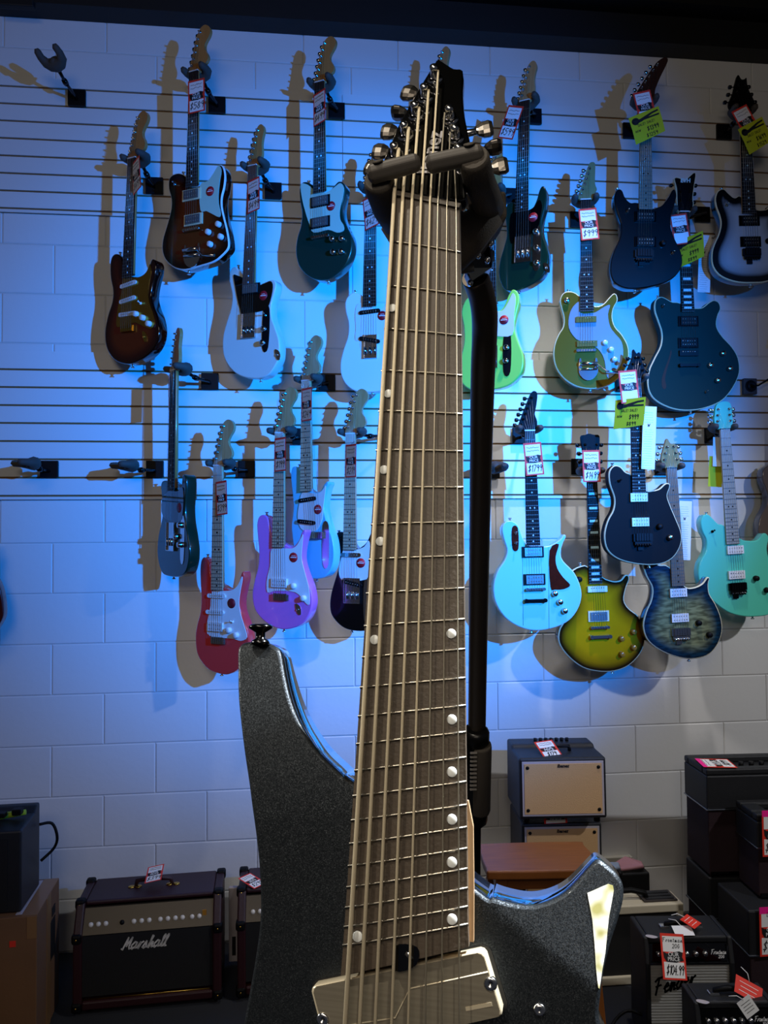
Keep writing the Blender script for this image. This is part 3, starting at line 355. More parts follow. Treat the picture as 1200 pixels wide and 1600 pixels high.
MG = dict(o=(0.0941, -2.6711, 1.9066),x=(0.951853, -0.306529, -0.00399),y=(0.066588, 0.194032, 0.978733),z=(-0.299236, -0.931875, 0.205101),nut=0.0499,w24=0.0753,B=.6858,T=0.6393,t0=0.0163)
BODY = [(-0.0389,-0.4233),(-0.0464,-0.4194),(-0.0536,-0.4142),(-0.0674,-0.4028),(-0.0805,-0.387),(-0.0897,-0.3706),(-0.0964,-0.3538),(-0.1006,-0.3418),(-0.1047,-0.3362),(-0.112,-0.3333),(-0.1206,-0.3322),(-0.1296,-0.3329),(-0.1337,-0.3352),(-0.1347,-0.3396),(-0.1321,-0.3527),(-0.128,-0.3721),(-0.1226,-0.3914),(-0.1173,-0.4095),(-0.1122,-0.4264),(-0.1083,-0.4414),(-0.1043,-0.457),(-0.1007,-0.4743),(-0.0978,-0.4951),(-0.097,-0.5101),(-0.0974,-0.5213),(-0.0988,-0.5361),(-0.1011,-0.5544),(-0.1034,-0.5725),(-0.1055,-0.5971),(-0.1056,-0.6243),(-0.1014,-0.6535),(-0.0872,-0.6833),(-0.0642,-0.7043),(-0.0298,-0.7136),(0.0066,-0.7132),(0.0485,-0.7018),(0.0861,-0.6798),(0.1136,-0.6496),(0.1281,-0.615),(0.1274,-0.5877),(0.1195,-0.5667),(0.114,-0.5514),(0.1117,-0.5418),(0.1127,-0.5319),(0.1152,-0.5183),(0.1196,-0.5044),(0.1246,-0.4921),(0.1282,-0.4814),(0.1285,-0.4734),(0.1254,-0.4678),(0.1197,-0.4629),(0.1139,-0.4602),(0.1086,-0.4645),(0.1021,-0.4714),(0.0946,-0.4784),(0.0851,-0.4837),(0.0738,-0.4868),(0.0624,-0.4864),(0.0509,-0.4841),(0.0392,-0.4794)]
HEAD = [(-0.0271,0.012),(-0.0306,0.0186),(-0.0347,0.0275),(-0.037,0.0362),(-0.0366,0.0447),(-0.0326,0.0597),(-0.0276,0.0802),(-0.0209,0.0991),(-0.0118,0.1237),(-0.0005,0.151),(0.0025,0.1516),(0.0077,0.1461),(0.0147,0.139),(0.0221,0.1355),(0.0224,0.1177),(0.0234,0.1009),(0.0255,0.0825),(0.0285,0.0645),(0.0308,0.0521),(0.0309,0.0369),(0.029,0.0207),(0.0276,0.0079),(0.0262,-0.0074)]
POSTS = [(-0.027,0.0451,-0.0148),(-0.0205,0.0667,-0.019),(-0.0134,0.0879,-0.0231),(-0.0069,0.1069,-0.0268),(-0.0001,0.1283,-0.0309),(0.0145,0.079,-0.0213),(0.0197,0.0572,-0.0171),(0.0232,0.0363,-0.0131)]
KNOBS = [(-0.0479,0.0489,-0.0315),(-0.043,0.0674,-0.0351),(-0.0375,0.0893,-0.0394),(-0.0301,0.1096,-0.0433),(-0.0231,0.1325,-0.0477),(0.0391,0.08,-0.0375),(0.0462,0.0586,-0.0334),(0.0515,0.0381,-0.0294)]
PICKUP = [(-0.0585,-0.5404),(0.0468,-0.5103),(0.0584,-0.5435),(-0.0452,-0.5758)]
ZLINE = [(-0.0346,-0.5584),(-0.0051,-0.5511),(0.003,-0.5348),(0.0489,-0.5213)]
PSCREW = [(0.0504,-0.5275),(-0.0492,-0.557)]
INLAY = [(0.1072,-0.4785),(0.1197,-0.473),(0.1225,-0.4737),(0.1229,-0.4763),(0.1192,-0.4913),(0.1165,-0.5087),(0.1144,-0.5173),(0.1124,-0.5268),(0.1117,-0.5264),(0.1108,-0.5169),(0.1105,-0.5059),(0.1096,-0.4922)]
CREASE = [(0.0509,-0.4881),(0.1142,-0.5284)]
BSCREW = [(0.0782,-0.5415)]
STRAPB = [(-0.1169,-0.3315,-0.03)]
STR_NUT = [(-0.0235,0.0003),(-0.0169,-0.002),(-0.0098,-0.0044),(-0.003,-0.0067),(0.0037,-0.0091),(0.0096,-0.0118),(0.0163,-0.0147),(0.0231,-0.0175)]
STR_P = [(-0.0323,-0.5298),(-0.0238,-0.5289),(-0.0147,-0.528),(-0.0052,-0.527),(0.0044,-0.5261),(0.014,-0.5251),(0.0233,-0.5242),(0.0332,-0.5232)]
DOTS = [(-0.0222,-0.0937),(-0.0226,-0.1598),(-0.0237,-0.2157),(-0.0242,-0.2659),(-0.0254,-0.3314),(0.0247,-0.3264),(0.026,-0.3796),(0.0265,-0.4108),(0.027,-0.4382),(0.0274,-0.4624),(0.028,-0.4936),(-0.0286,-0.5081)]
LOGO = [(0.0039,0.0668,-0.019),(-0.0029,0.0229,-0.0105)]
BEND = [(-0.0377,-0.5308),(0.0391,-0.508)]
HEELW = [(0.0372,-0.4429,-0.012),(0.04,-0.4792,-0.012),(0.0402,-0.5004,-0.012)]
TRUSS = [(-0.0056,-0.511),(0.0078,-0.5104),(0.0073,-0.518),(-0.0049,-0.5212)]
GATEL = [(-0.0382,0.0092,0.014),(-0.0057,0.0152,0.014)]
GATER = [(0.0058,0.0128,0.014),(0.0403,0.0173,0.014)]
ARMR = [(0.127,-2.6889,1.9236),(0.1348,-2.6694,1.9189),(0.1468,-2.6406,1.92),(0.1572,-2.6116,1.9226)]
ARML = [(0.0599,-2.6613,1.9175),(0.063,-2.6495,1.9151),(0.0694,-2.6319,1.9105),(0.0818,-2.603,1.9099)]
YOKEB = [(0.0789,-2.5829,1.9208),(0.1763,-2.5943,1.9448),(0.1773,-2.5937,1.9228),(0.1597,-2.591,1.8982),(0.1389,-2.5883,1.8846),(0.0941,-2.5836,1.8904)]
HINGE = [(0.1589,-2.5705,1.8904),(0.1443,-2.5788,1.8837),(0.1649,-2.5796,1.9015),(0.1526,-2.5849,1.889),(0.1611,-2.5827,1.8862),(0.1536,-2.5494,1.8772)]
POLE = [(0.1634,-2.5308,1.8926),(0.174,-2.5115,1.8821),(0.1818,-2.4918,1.8693),(0.1888,-2.4618,1.8517),(0.1961,-2.4212,1.8135),(0.2206,-2.2988,1.6789),(0.2427,-2.185,1.5057),(0.2563,-2.1115,1.3597)]
CLUTCH = [(0.2531,-2.1215,1.3688),(0.2663,-2.0473,1.2056)]
POLE2 = [(0.2544,-2.1111,1.355),(0.2675,-2.0368,1.1868),(0.2862,-1.9267,0.8234),(0.3324,-1.6485,-0.1746)]
# ------------------------------------------------------------------ setting
mat('block_paint', 'dcdcda', .55, bump=(35, .35)); mat('mortar', 'c9c9c6', .7, bump=(60, .4)); mat('slat_paint', 'dededc', .4, bump=(20, .05)); mat('groove_brown', '7d5c34', .8)
mat('carpet', '23262e', .95, noise=('15171c', 400, (1, 1, 1)), bump=(700, .6)); mat('ceiling_black', '050505', .8); mat('beam_black', '0a0a0b', .6, bump=(40, .2)); mat('duct', 'b9b6a8', .5)
mb = MB(); mb.box((.6, .104, 1.9), (8.0, .2, 4.4), 1)
k = 0; z0 = .006; BH = .2032
while z0 < 4.0:
    x = -3.3 + (.2032 if k % 2 else 0) + .068
    while x < 4.5:
        X0, X1, Z0, Z1 = x+.0015, x+.4049, z0+.0015, z0+BH-.0015; c = .0035; f = 0.0; b = .0022
        mb.hexa([(X0, b, Z0), (X0, b+.02, Z0), (X1, b+.02, Z0), (X1, b, Z0), (X0, b, Z1), (X0, b+.02, Z1), (X1, b+.02, Z1), (X1, b, Z1)], 0)
        V = [mb.bm.verts.new(p) for p in ((X0, b, Z0), (X1, b, Z0), (X1, b, Z1), (X0, b, Z1), (X0+c, f, Z0+c), (X1-c, f, Z0+c), (X1-c, f, Z1-c), (X0+c, f, Z1-c))]
        for q in ((4, 5, 6, 7), (0, 1, 5, 4), (1, 2, 6, 5), (2, 3, 7, 6), (3, 0, 4, 7)): mb.bm.faces.new([V[i] for i in q])
        x += .4064
    z0 += BH; k += 1
tag(mb.build('wall_back', ['block_paint', 'mortar']), 'white painted concrete block wall behind the guitars', 'wall', kind='structure')
tag(MB().box((.6, -2.2, -.03), (8, 5, .06)).build('floor', 'carpet'), 'dark blue grey carpet floor', 'floor', kind='structure')
mb = MB().box((.6, -2.2, 4.36), (8, 5, .05))
tag(mb.build('ceiling', 'ceiling_black'), 'black open ceiling deck', 'ceiling', kind='structure')
mb = MB().box((.6, -.05, 3.83+.02), (8, .1, .12)).box((.6, -.075, 3.955), (8, .17, .05)).box((.6, -.04, 4.1), (8, .06, .3))
tag(mb.build('trim_1', 'beam_black'), 'black steel beam along the top of the wall', 'beam', kind='structure')
for i, x in enumerate((-.55, .1, 1.36, 2.6)):
    mb = MB().box((x, -2.2, 4.14), (.05, 4.3, .3)).box((x, -2.2, 4.0), (.11, 4.3, .02)).box((x, -2.2, 4.28), (.11, 4.3, .02))
    tag(mb.build('trim_%d' % (i+2), 'beam_black'), 'black ceiling joist', 'joist', kind='structure')
tag(MB().box((-1.12, -.09, 3.80), (.14, .03, .06)).build('steel_bracket', 'beam_black', bevel=.004), 'small black bracket under the beam in the top left corner', 'bracket')
def panel(x0, x1, zt, zb, grooves, label):
    mb = MB().box(((x0+x1)/2, -.005, (zt+zb)/2), (x1-x0, .008, zt-zb), 1)
    e = [zt] + list(grooves) + [zb]
    for a, b in zip(e, e[1:]):
        A = a - (.004 if a != zt else 0); B = b + (.004 if b != zb else 0)
        mb.box(((x0+x1)/2, -.0115, (A+B)/2), (x1-x0, .007, A-B), 0)
    tag(mb.build('slatwall_panel', ['slat_paint', 'groove_brown']), label, 'wall panel', 'white slatwall panels screwed to the block wall')
G1 = [3.493, 3.421, 3.350, 3.278, 3.206, 3.134, 3.062, 2.990]; G2_ = [2.333, 2.261, 2.188, 2.116, 2.043, 1.970, 1.896, 1.823]
panel(-2.25, .1835, 3.535, 2.975, G1, 'upper slatwall panel on the left, below the black beam')
panel(.1855, 2.62, 3.535, 2.975, G1, 'upper slatwall panel on the right, below the black beam')
panel(-1.95, .486, 2.408, 1.808, G2_, 'lower slatwall panel on the left, at mid height of the wall')
panel(.488, 2.92, 2.408, 1.808, G2_, 'lower slatwall panel on the right, at mid height of the wall')
# ------------------------------------------------------------------ wall guitars
HT = dict(strat=[(-21,0),(-24,18),(-10,70),(2,120),(12,150),(26,170),(44,178),(62,170),(72,152),(68,132),(55,114),(46,97),(48,80),(58,64),(64,46),(58,30),(42,22),(26,10),(21,0)],
          tele=[(-21,0),(-24,18),(-12,70),(0,120),(8,145),(20,160),(32,162),(42,152),(46,134),(41,112),(37,84),(40,56),(39,34),(28,18),(21,0)])
PG = dict(gold='goldmetal', mint='mint', black='black_gloss', white='white_plastic', silver='silverguard', tort='tort')
mat('fhole_brown', '2e1c12', .8); mat('mint', 'b9dcc4', .3, 0, .5); mat('silverguard', '7f93a0', .3, .3, .5); mat('olive', '6e6624', .3, .3); mat('silverw', 'cfe4ea', .2, .2); mat('amber', 'a8742a', .2, 0, .5)
mat('sticker_red', 'c01a24', .5); mat('sticker_dark', '7a1020', .5); mat('creamp', 'cfe6c8', .35); mat('darkline', '3f8f8f', .5); mat('pickup_grey', '9aa0a0', .3, .8); mat('inlay_pearl', 'bfe8ee', .25); mat('fretwire', '5c5a54', .5, .5)
MC = dict(white='white_plastic', chrome='chrome', gold='goldmetal', black='black_plastic', blackm='blackchrome', olive='olive', silverw='silverw', amber='amber', cream='creamp', creamp='creamp')
BOARDINLAY = [3, 5, 7, 9, 12, 15, 17, 19, 21]
def xb(poly, y):
    v = []
    for i in range(len(poly)):
        (x1, y1), (x2, y2) = poly[i-1], poly[i]
        if (y1 > y) != (y2 > y): v.append((x2-x1)*(y-y1)/(y2-y1)+x1)
    return (min(v), max(v)) if v else (-.02, .02)
def knob(mb, x, y, r=.0115, h=.016, i=0):
    mb.lathe((x, y, 0), [(r*1.05, .001), (r, .003), (r*.92, h*.9), (r*.8, h), (0, h)], (0, 0, 1), 16, i)
def wall_guitar(g):
    root = empty('electric_guitar', M=face_frame(g['pos'], g['yaw'], g['roll']))
    tag(root, g['label'], 'guitar', 'electric guitars hung on the slatwall')
    mm = lambda L: [(a/1000, b/1000) for a, b in L]
    fin = 'finish_'+g['col']; bd = {'white': 'white_plastic', 'cream': 'cream', 'aqua_l': 'inlay_pearl'}.get(g.get('bind'))
    body = slab('body', mm(g['body']), 0, .045, [fin, bd, fin] if bd else [fin], root, binding=bool(bd))
    L = g['len']/1000; hw0, hw1 = .021, .028
    br = [f for f in g['f'] if f[0] in ('trem', 'tom', 'floyd')] or [f for f in g['f'] if f[0] == 'plate']
    by = br[0][3]/1000 if br else -L*1.36; bx = br[0][2]/1000 if br else 0
    # neck
    rs = []
    for t in (0, .06, .5, 1.):
        hw = hw0+(hw1-hw0)*t; y = -(L-.01)*t; d = .02 + .003*t
        rs.append([(math.cos(a)*hw, y, .005 - abs(math.sin(a))**.8*d) for a in [math.pi*k/10 for k in range(11)]])
    MB().rings(rs, True).build('neck', 'wood_'+g['wood'], root)
    # fingerboard with frets and inlays
    mb = MB(); z = .010
    mb.hexa([(-hw0, 0, .005), (hw0, 0, .005), (hw1, -L, .005), (-hw1, -L, .005), (-hw0, 0, z), (hw0, 0, z), (hw1, -L, z), (-hw1, -L, z)], 0)
    S = L/(1-2**(-22/12))
    for k in range(1, 23):
        y = -S*(1-2**(-k/12)); hw = hw0+(hw1-hw0)*-y/L
        mb.box((0, y, z+.0004), (hw*2, .0022, .0012), 1)
    for k in BOARDINLAY:
        y = -S*(1-2**(-(k-.5)/12)); 
        if g['board'] == 'ebony_block': mb.box((0, y, z+.0001), (.034, .010, .0004), 2)
        elif k == 12:
            for sx in (-.009, .009): mb.lathe((sx, y, z), [(.0035, .0001), (.0035, .0004), (0, .0004)], seg=8, i=2)
        else: mb.lathe((0, y, z), [(.0035, .0001), (.0035, .0004), (0, .0004)], seg=8, i=2)
    mb.build('fingerboard', ['board_'+g['board'], 'fretwire', 'black_plastic' if g['board'].startswith('maple') else 'inlay_pearl'], root)
    MB().box((0, .002, .0085), (hw0*2, .004, .007)).build('nut', 'white_plastic' if 'floyd' not in [f[0] for f in g['f']] else 'blackchrome', root)
    # headstock
    hp = smooth_loop(mm(HT[g['head']] if isinstance(g['head'], str) else g['head']), 3)
    hm = 'headfin_'+g['hcol'] if 'hcol' in g else 'wood_'+g['wood']
    mb = MB()
    if 'bindh' in g: mb.prism(inset(hp, -.0025), -.012, .0025, 1)
    mb.prism(hp, -.011, .003, 0); hd = mb.build('headstock', [hm, 'cream'], root)
    H = max(p[1] for p in hp); pegs = g.get('pegs', 'L'); posts = []
    if pegs == 'L':
        for k in range(6):
            y = H*(.16+.70*k/5*(1 if 'hcol' not in g else .95)); a, b = xb(hp, y); posts.append((a+.010, y, -1, a))
    else:
        for k in range(3):
            y = H*(.3+.42*k/2)
            a, b = xb(hp, y); posts.append((a+.012, y, -1, a)); posts.append((b-.012, y, 1, b))
    for k, (x, y, s_, e) in enumerate(posts):
        mb = MB(); mb.lathe((x, y, .003), [(.006, 0), (.006, .002), (.0035, .003), (.003, .012), (0, .012)], seg=10)
        mb.cyl((x, y, -.014), (e+s_*.008, y, -.014), .003, seg=8); mb.lathe((e+s_*.006, y, -.014), [(.004, 0), (.0085, .003), (.0085, .012), (.006, .015), (0, .015)], (s_, 0, 0), 8)
        mb.build('tuning_peg', 'blackchrome' if 'hcol' in g and g['hcol'] == 'black' else 'chrome', root)
    sp = sorted(posts, key=lambda q: q[1]) if pegs == 'L' else sorted([q for q in posts if q[2] < 0], key=lambda q: q[1]) + sorted([q for q in posts if q[2] > 0], key=lambda q: -q[1])
    for k in range(6):
        x0 = (-.0175+.007*k); x1 = bx + (-.026+.0104*k)
        MB().tube([(sp[k][0], sp[k][1], .009), (x0, .002, .0125), (x1, by, .016)], .0005, 4).build('string', 'steel', root)
    if 'text' in g: text_obj(g['text'], .024, 'inlay_pearl', hd, (.012, H*.80, .0035), shear=.1, bold=.001)
    def part(mb, name, m_, p=root, dx=0, dy=0, rz=0, dz=0):
        o = mb.build(name, m_, p); o.location = (dx, dy, dz); o.rotation_euler = (0, 0, R(rz)); return o
    for f in g['f']:
        kd, c = f[0], f[1]
        if kd == 'guard':
            q = smooth_loop(mm(f[2]), 3); MB().prism(q, .0002, .0028).build('pickguard', PG[c], root); continue
        if kd == 'fhole': MB().prism(smooth_loop(mm(f[2]), 3), -.001, .0006).build('f_hole', 'fhole_brown', root); continue
        if kd == 'line':
            (x0, y0), (x1, y1) = mm(f[2]); MB().cyl((x0, y0, .0004), (x1, y1, .0004), .0008, seg=6).build('seam', 'darkline', root); continue
        x, y = f[2]/1000, f[3]/1000; zz = .0028
        if kd == 'sc':
            mb = MB(); mb.rings([[( .036*sx + .008*math.cos(a)*1, .008*math.sin(a), h) for sx, a in [(1, math.pi*(-.5+k/6)) for k in range(7)] + [(-1, math.pi*(.5+k/6)) for k in range(7)]] for h in (0, .006)])
            for k in range(6): mb.lathe((-.026+.0104*k, 0, .006), [(.0022, 0), (.0022, .001), (0, .001)], seg=6, i=1)
            part(mb, 'pickup', [MC[c], 'steel'], dx=x, dy=y, rz=f[4], dz=zz)
        elif kd in ('hb', 'hbs', 'hbr', 'p90'):
            wd = .034 if kd != 'hbs' else .024; hh = .017 if kd != 'p90' else .012
            if c == 'whiteframe': c = 'white'; 
            mb = MB()
            if kd != 'p90' and c in ('chrome', 'black', 'creamp') and g['col'] != 'matte_black': mb.box((0, 0, .0025), (.088, hh*2+.010, .005), 1)
            mb.box((0, 0, .006), (.070 if kd != 'p90' else .082, hh*2, .010), 0)
            for k in range(6):
                mb.lathe((-.026+.0104*k, hh*.45, .011), [(.0024, 0), (.0024, .001), (0, .001)], seg=6, i=2)
                if kd == 'hb': mb.lathe((-.026+.0104*k, -hh*.45, .011), [(.0024, 0), (.0024, .001), (0, .001)], seg=6, i=2)
            frm = {'chrome': 'cream' if kd == 'hbr' or 'bigsby' in [q[0] for q in g['f']] else 'black_plastic', 'black': 'blackchrome', 'creamp': 'creamp'}.get(c, 'black_plastic')
            part(mb, 'pickup', [{'chrome': 'pickup_grey'}.get(c, MC.get(c)), frm, 'steel'], dx=x, dy=y)
        elif kd == 'knob': mb = MB(); knob(mb, 0, 0); part(mb, 'control_knob', MC[c], dx=x, dy=y, dz=.002)
        elif kd == 'switch':
            mb = MB(); mb.lathe((0, 0, 0), [(.006, 0), (.006, .003), (.002, .004), (.002, .012), (.004, .018), (0, .02)], (.1, .3, 1), 10); part(mb, 'selector_switch', MC[c], dx=x, dy=y, dz=.002)
        elif kd == 'jack':
            mb = MB(); mb.prism(smooth_loop([(-.012, .022), (.010, .012), (.014, -.018), (-.002, -.014)], 3), 0, .003); mb.lathe((0, 0, .003), [(.006, 0), (.005, .003), (.003, .003), (.003, .001)], seg=10); part(mb, 'jack_plate', MC[c], dx=x, dy=y)
        elif kd == 'ctrl': mb = MB(); mb.prism(smooth_loop([(-.014, -.075), (.014, -.075), (.014, .075), (-.014, .075)], 4), 0, .002); part(mb, 'control_plate', MC[c], dx=x, dy=y)
        elif kd == 'slab': mb = MB(); mb.prism(smooth_loop([(-f[4]/2, -f[5]/2), (f[4]/2, -f[5]/2), (f[4]/2, f[5]/2), (-f[4]/2, f[5]/2)], 4), 0, .002); part(mb, 'switch_plate', PG.get(c, 'tort'), dx=x, dy=y)
        elif kd == 'sticker':
            mb = MB(); mb.lathe((0, 0, 0), [(.019, 0), (.019, .0006), (0, .0006)], seg=24)
            o = part(mb, 'round_sticker', {'red': 'sticker_red'}.get(c, 'sticker_dark'), dx=x, dy=y, dz=.003)
            if c == 'red': MB().box((0, 0, .0009), (.026, .003, .0003)).box((0, .006, .0009), (.016, .0015, .0003)).build('sticker_print', 'paper', o)
        elif kd in ('trem', 'tom', 'tail', 'plate', 'floyd', 'bigsby'):
            mb = MB(); m1 = MC[c]
            if kd == 'trem':
                mb.box((0, 0, .004), (.07, .022, .006))
                for k in range(6): mb.box((-.026+.0104*k, .002, .010), (.0085, .026, .007))
            elif kd == 'tom':
                mb.box((0, 0, .009), (.074, .010, .010))
                for s_ in (-1, 1): mb.cyl((s_*.034, 0, 0), (s_*.034, 0, .016), .006, seg=12)
                for k in range(6): mb.box((-.026+.0104*k, 0, .015), (.006, .008, .004))
            elif kd == 'tail': mb.box((0, 0, .009), (.09, .012, .012)); mb.cyl((-.038, 0, 0), (-.038, 0, .017), .008, seg=12); mb.cyl((.038, 0, 0), (.038, 0, .017), .008, seg=12)
            elif kd == 'plate':
                mb.box((0, 0, .0015), (f[4], f[5], .003))
                for k in range(3): mb.cyl((-.02+.02*k, -f[5]*.32, .008), (-.02+.02*k, -f[5]*.05, .010), .005, seg=8)
                mb.box((-f[4]/2+.001, 0, .005), (.002, f[5], .008)); mb.box((f[4]/2-.001, 0, .005), (.002, f[5], .008)); mb.box((0, -f[5]/2+.001, .005), (f[4], .002, .008))
            elif kd == 'floyd':
                mb.box((0, 0, .006), (.078, .030, .008)); mb.box((0, -.022, .009), (.070, .012, .008))
                for k in range(6): mb.box((-.026+.0104*k, .002, .013), (.0085, .030, .008)); mb.cyl((-.026+.0104*k, -.034, .014), (-.026+.0104*k, -.024, .014), .0045, seg=8)
                mb.box((-.01, -.040, .004), (.022, .020, .006))
            elif kd == 'bigsby':
                mb.prism(smooth_loop([(-.036, .034), (-.028, .034), (-.026, 0), (0, -.008), (.026, 0), (.028, .034), (.036, .034), (.038, -.02), (.015, -.05), (-.015, -.05), (-.038, -.02)], 3), .001, .008)
                mb.cyl((-.036, .014, .014), (.036, .014, .014), .008); mb.cyl((-.034, -.008, .012), (.034, -.008, .012), .005)
                o = part(mb, 'vibrato', m1, dx=x, dy=y)
                MB().tube([(.03, .014, .020), (.045, 0, .026), (.07, -.022, .03), (.125, -.03, .03)], [.003, .003, .0035, .005], 8).build('vibrato_arm', m1, o); continue
            part(mb, {'trem': 'bridge', 'tom': 'bridge', 'tail': 'tailpiece', 'plate': 'bridge', 'floyd': 'bridge', 'bigsby': 'vibrato'}[kd], m1, dx=x, dy=y, dz=.001)
    # strap buttons on the bottom edge and the horn
    P = mm(g['body']); bot = min(P, key=lambda p: p[1]); lef = max([p for p in P if p[0] < -.05] or P, key=lambda p: p[1])
    for (x, y), s_ in ((bot, -1), (lef, 1)):
        MB().lathe((x, y-s_*.001, -.022), [(.007, 0), (.004, .004), (.004, .008), (.008, .011), (.007, .013), (0, .013)], (0, s_, 0), 12).build('strap_button', 'chrome', root)
    return root
for g in GUITARS: wall_guitar(g)
def crom(P, n=5):
    P = [Vector(p) for p in P]; out = []
    for i in range(len(P)-1):
        a, b_, c, d = P[max(i-1, 0)], P[i], P[i+1], P[min(i+2, len(P)-1)]
        for j in range(n):
            t = j/n; out.append(.5*((2*b_)+(c-a)*t+(2*a-5*b_+4*c-d)*t*t+(3*b_-a-3*c+d)*t**3))
    return out + [P[-1]]
# ------------------------------------------------------------------ hangers
for P, Y, yaw, emp, lab in HANGERS:
    P = Vector(P); Y = Vector(Y); root = empty('guitar_hanger', P); tag(root, lab, 'hanger', 'black guitar hangers on the slatwall')
    MB().box((0, 0, 0), (.07, .012, .068)).build('mounting_plate', 'black_plastic', root, bevel=.002)
    d = Y-P; n = Vector((-math.sin(R(yaw)), -math.cos(R(yaw)), 0)); ex = Vector((math.cos(R(yaw)), -math.sin(R(yaw)), 0)); uz = Vector((0, 0, 1))
    yk = d - n*.012*0
    mb = MB(); q = [Vector((0, -.006, -.008)), Vector((0, -.03, -.006)), d*.55 + Vector((0, 0, -.012)), d - Vector((0, 0, .004))]
    mb.tube(q, [.007, .006, .006, .008], 10); mb.lathe(q[2], [(.010, -.012), (.012, 0), (.010, .012)], (q[3]-q[1]).normalized(), 10)
    mb.build('arm', 'blackchrome', root)
    tilt = .5 if emp and yaw < 40 and P.z > 3 else 0
    u2 = (uz*math.cos(tilt) - n*math.sin(tilt)); n2 = (n*math.cos(tilt) + uz*math.sin(tilt))
    mb = MB()
    arc = [yk + ex*x + n2*z for x, z in ((-.042, .052), (-.044, .03), (-.038, .008), (-.02, -.004), (.0, -.008), (.02, -.004), (.038, .008), (.044, .03), (.042, .052))]
    mb.tube([arc[0] + u2*.004 + n2*.010] + arc + [arc[-1] + u2*.004 + n2*.010], [.007, .013, .014, .018, .024, .027, .024, .018, .014, .013, .007], 10)
    mb.lathe(yk, [(.0, -.02), (.018, -.016), (.022, 0), (.018, .014), (0, .018)], -n2, 12)
    mb.build('yoke', 'foam', root)
# ------------------------------------------------------------------ price tags and cards
def price_card(root, w_, h_, price, name='', sub='', our=True, pink=False):
    MB().box((0, 0, 0), (w_, h_, .0006)).build('card', 'tag_red', root)
    if pink: MB().box((0, h_*.44, .0007), (w_*.98, h_*.14, .0004)).build('pink_sticker', 'pink_card', root)
    MB().box((0, h_*.27, .0005), (w_*.84, h_*.34, .0004)).build('white_panel', 'paper', root); MB().box((0, -h_*.29, .0005), (w_*.84, h_*.34, .0004)).build('white_panel', 'paper', root)
    MB().prism([(-w_*.42, h_*.10), (-w_*.28, h_*.06), (w_*.25, h_*.12), (w_*.40, h_*.09), (w_*.36, 0), (w_*.42, -h_*.08), (w_*.1, -h_*.13), (-w_*.3, -h_*.12), (-w_*.40, -h_*.03)], .0008, .0011).build('badge', 'ink', root)
    text_obj('OUR', w_*.21, 'paper', root, (0, h_*.043, .0014)); text_obj('PRICE', w_*.20, 'paper', root, (0, -h_*.058, .0014))
    if price: pen(price, h_*.20, w_*.035, 'ink', root, (0, -h_*.29, .0008), shear=.2, gap=.7, sq=min(1, w_*.8/(len(price)*2.5*h_*.05)))
    if name: pen(name, h_*.09, w_*.018, 'ink', root, (0, h_*.36, .0008), sq=min(1, w_*.8/(len(name)*2.6*h_*.022)))
    else:
        mb = MB()
        for k in range(2):
            P = [(-w_*.34 + w_*.68*j/14, h_*(.35-.1*k) + random.uniform(-1, 1)*h_*.02, .0009) for j in range(15)]
            mb.tube(P, .0008, 4)
        mb.build('handwriting', 'ink', root)
    if sub: pen(sub, h_*.09, w_*.02, 'ink', root, (w_*.12, h_*.23, .0008))
for pos, yaw, rot, kd, pr, lab in TAGS:
    Mx = face_frame(pos, yaw, rot)
    if kd in 'pq':
        root = empty('price_tag', M=Mx); tag(root, lab, 'price tag', 'red edged price tags on the guitars'); price_card(root, .074, .130, pr)
        MB().tube([(0, .062, .001), (.004, .078, -.012), (-.004, .078, -.02)], .0007, 5).build('tie', 'black_plastic', root)
    elif kd == 'y':
        root = empty('sale_card', M=Mx); tag(root, lab, 'sale card', 'yellow sale cards'); a, b = pr.split('|')
        MB().prism(smooth_loop([(-.062, .054), (-.02, .056), (.062, .058), (.060, 0), (.056, -.05), (0, -.056), (-.066, -.062), (-.062, 0)], 1), -.0003, .0003).build('card', 'yellow_card', root)
        mb = MB(); mb.prism([(-.05, .036), (-.02, .034), (.03, .046), (.055, .048), (.056, .041), (.03, .038), (-.015, .022), (-.045, .018)], .0004, .0007); mb.box((.02, .028, .0006), (.07, .007, .0003))
        mb.lathe((-.040, .030, .0004), [(.015, 0), (.015, .0006), (.011, .0006), (.011, 0)], seg=18); mb.build('guitar_print', 'ink', root)
        pen('SALE! SALE!', .010, .0016, 'ink', root, (-.004, .010, .0004)); pen('NOW', .009, .0014, 'ink', root, (-.042, -.012, .0004)); pen(a, .018, .0026, 'ink', root, (.016, -.016, .0004), sq=.8); pen(b, .014, .0022, 'ink', root, (.006, -.042, .0004))
    elif kd in 'bw':
        root = MB().box((0, 0, 0), (.06, .13, .0006) if kd == 'b' else (.034, .125, .0006)).build('card', 'yellow_card' if kd == 'b' else 'paper'); root.matrix_world = Mx; tag(root, lab, 'card')
    else:
        root = empty('specification_strip', M=Mx); tag(root, lab, 'paper strip', 'long white specification strips'); MB().box((0, 0, 0), (.054, .25, .0006)).build('card', 'paper', root)
        pen('WD', .012, .002, 'ink', root, (0, .05, .0004)); mb = MB()
        for k in range(22): mb.box((-.004+random.uniform(-.003, .003), .10-.0095*k - (.02 if k > 4 else 0), .0004), (.034, .0010, .0002))
        mb.build('fine_print', 'pickup_grey', root)
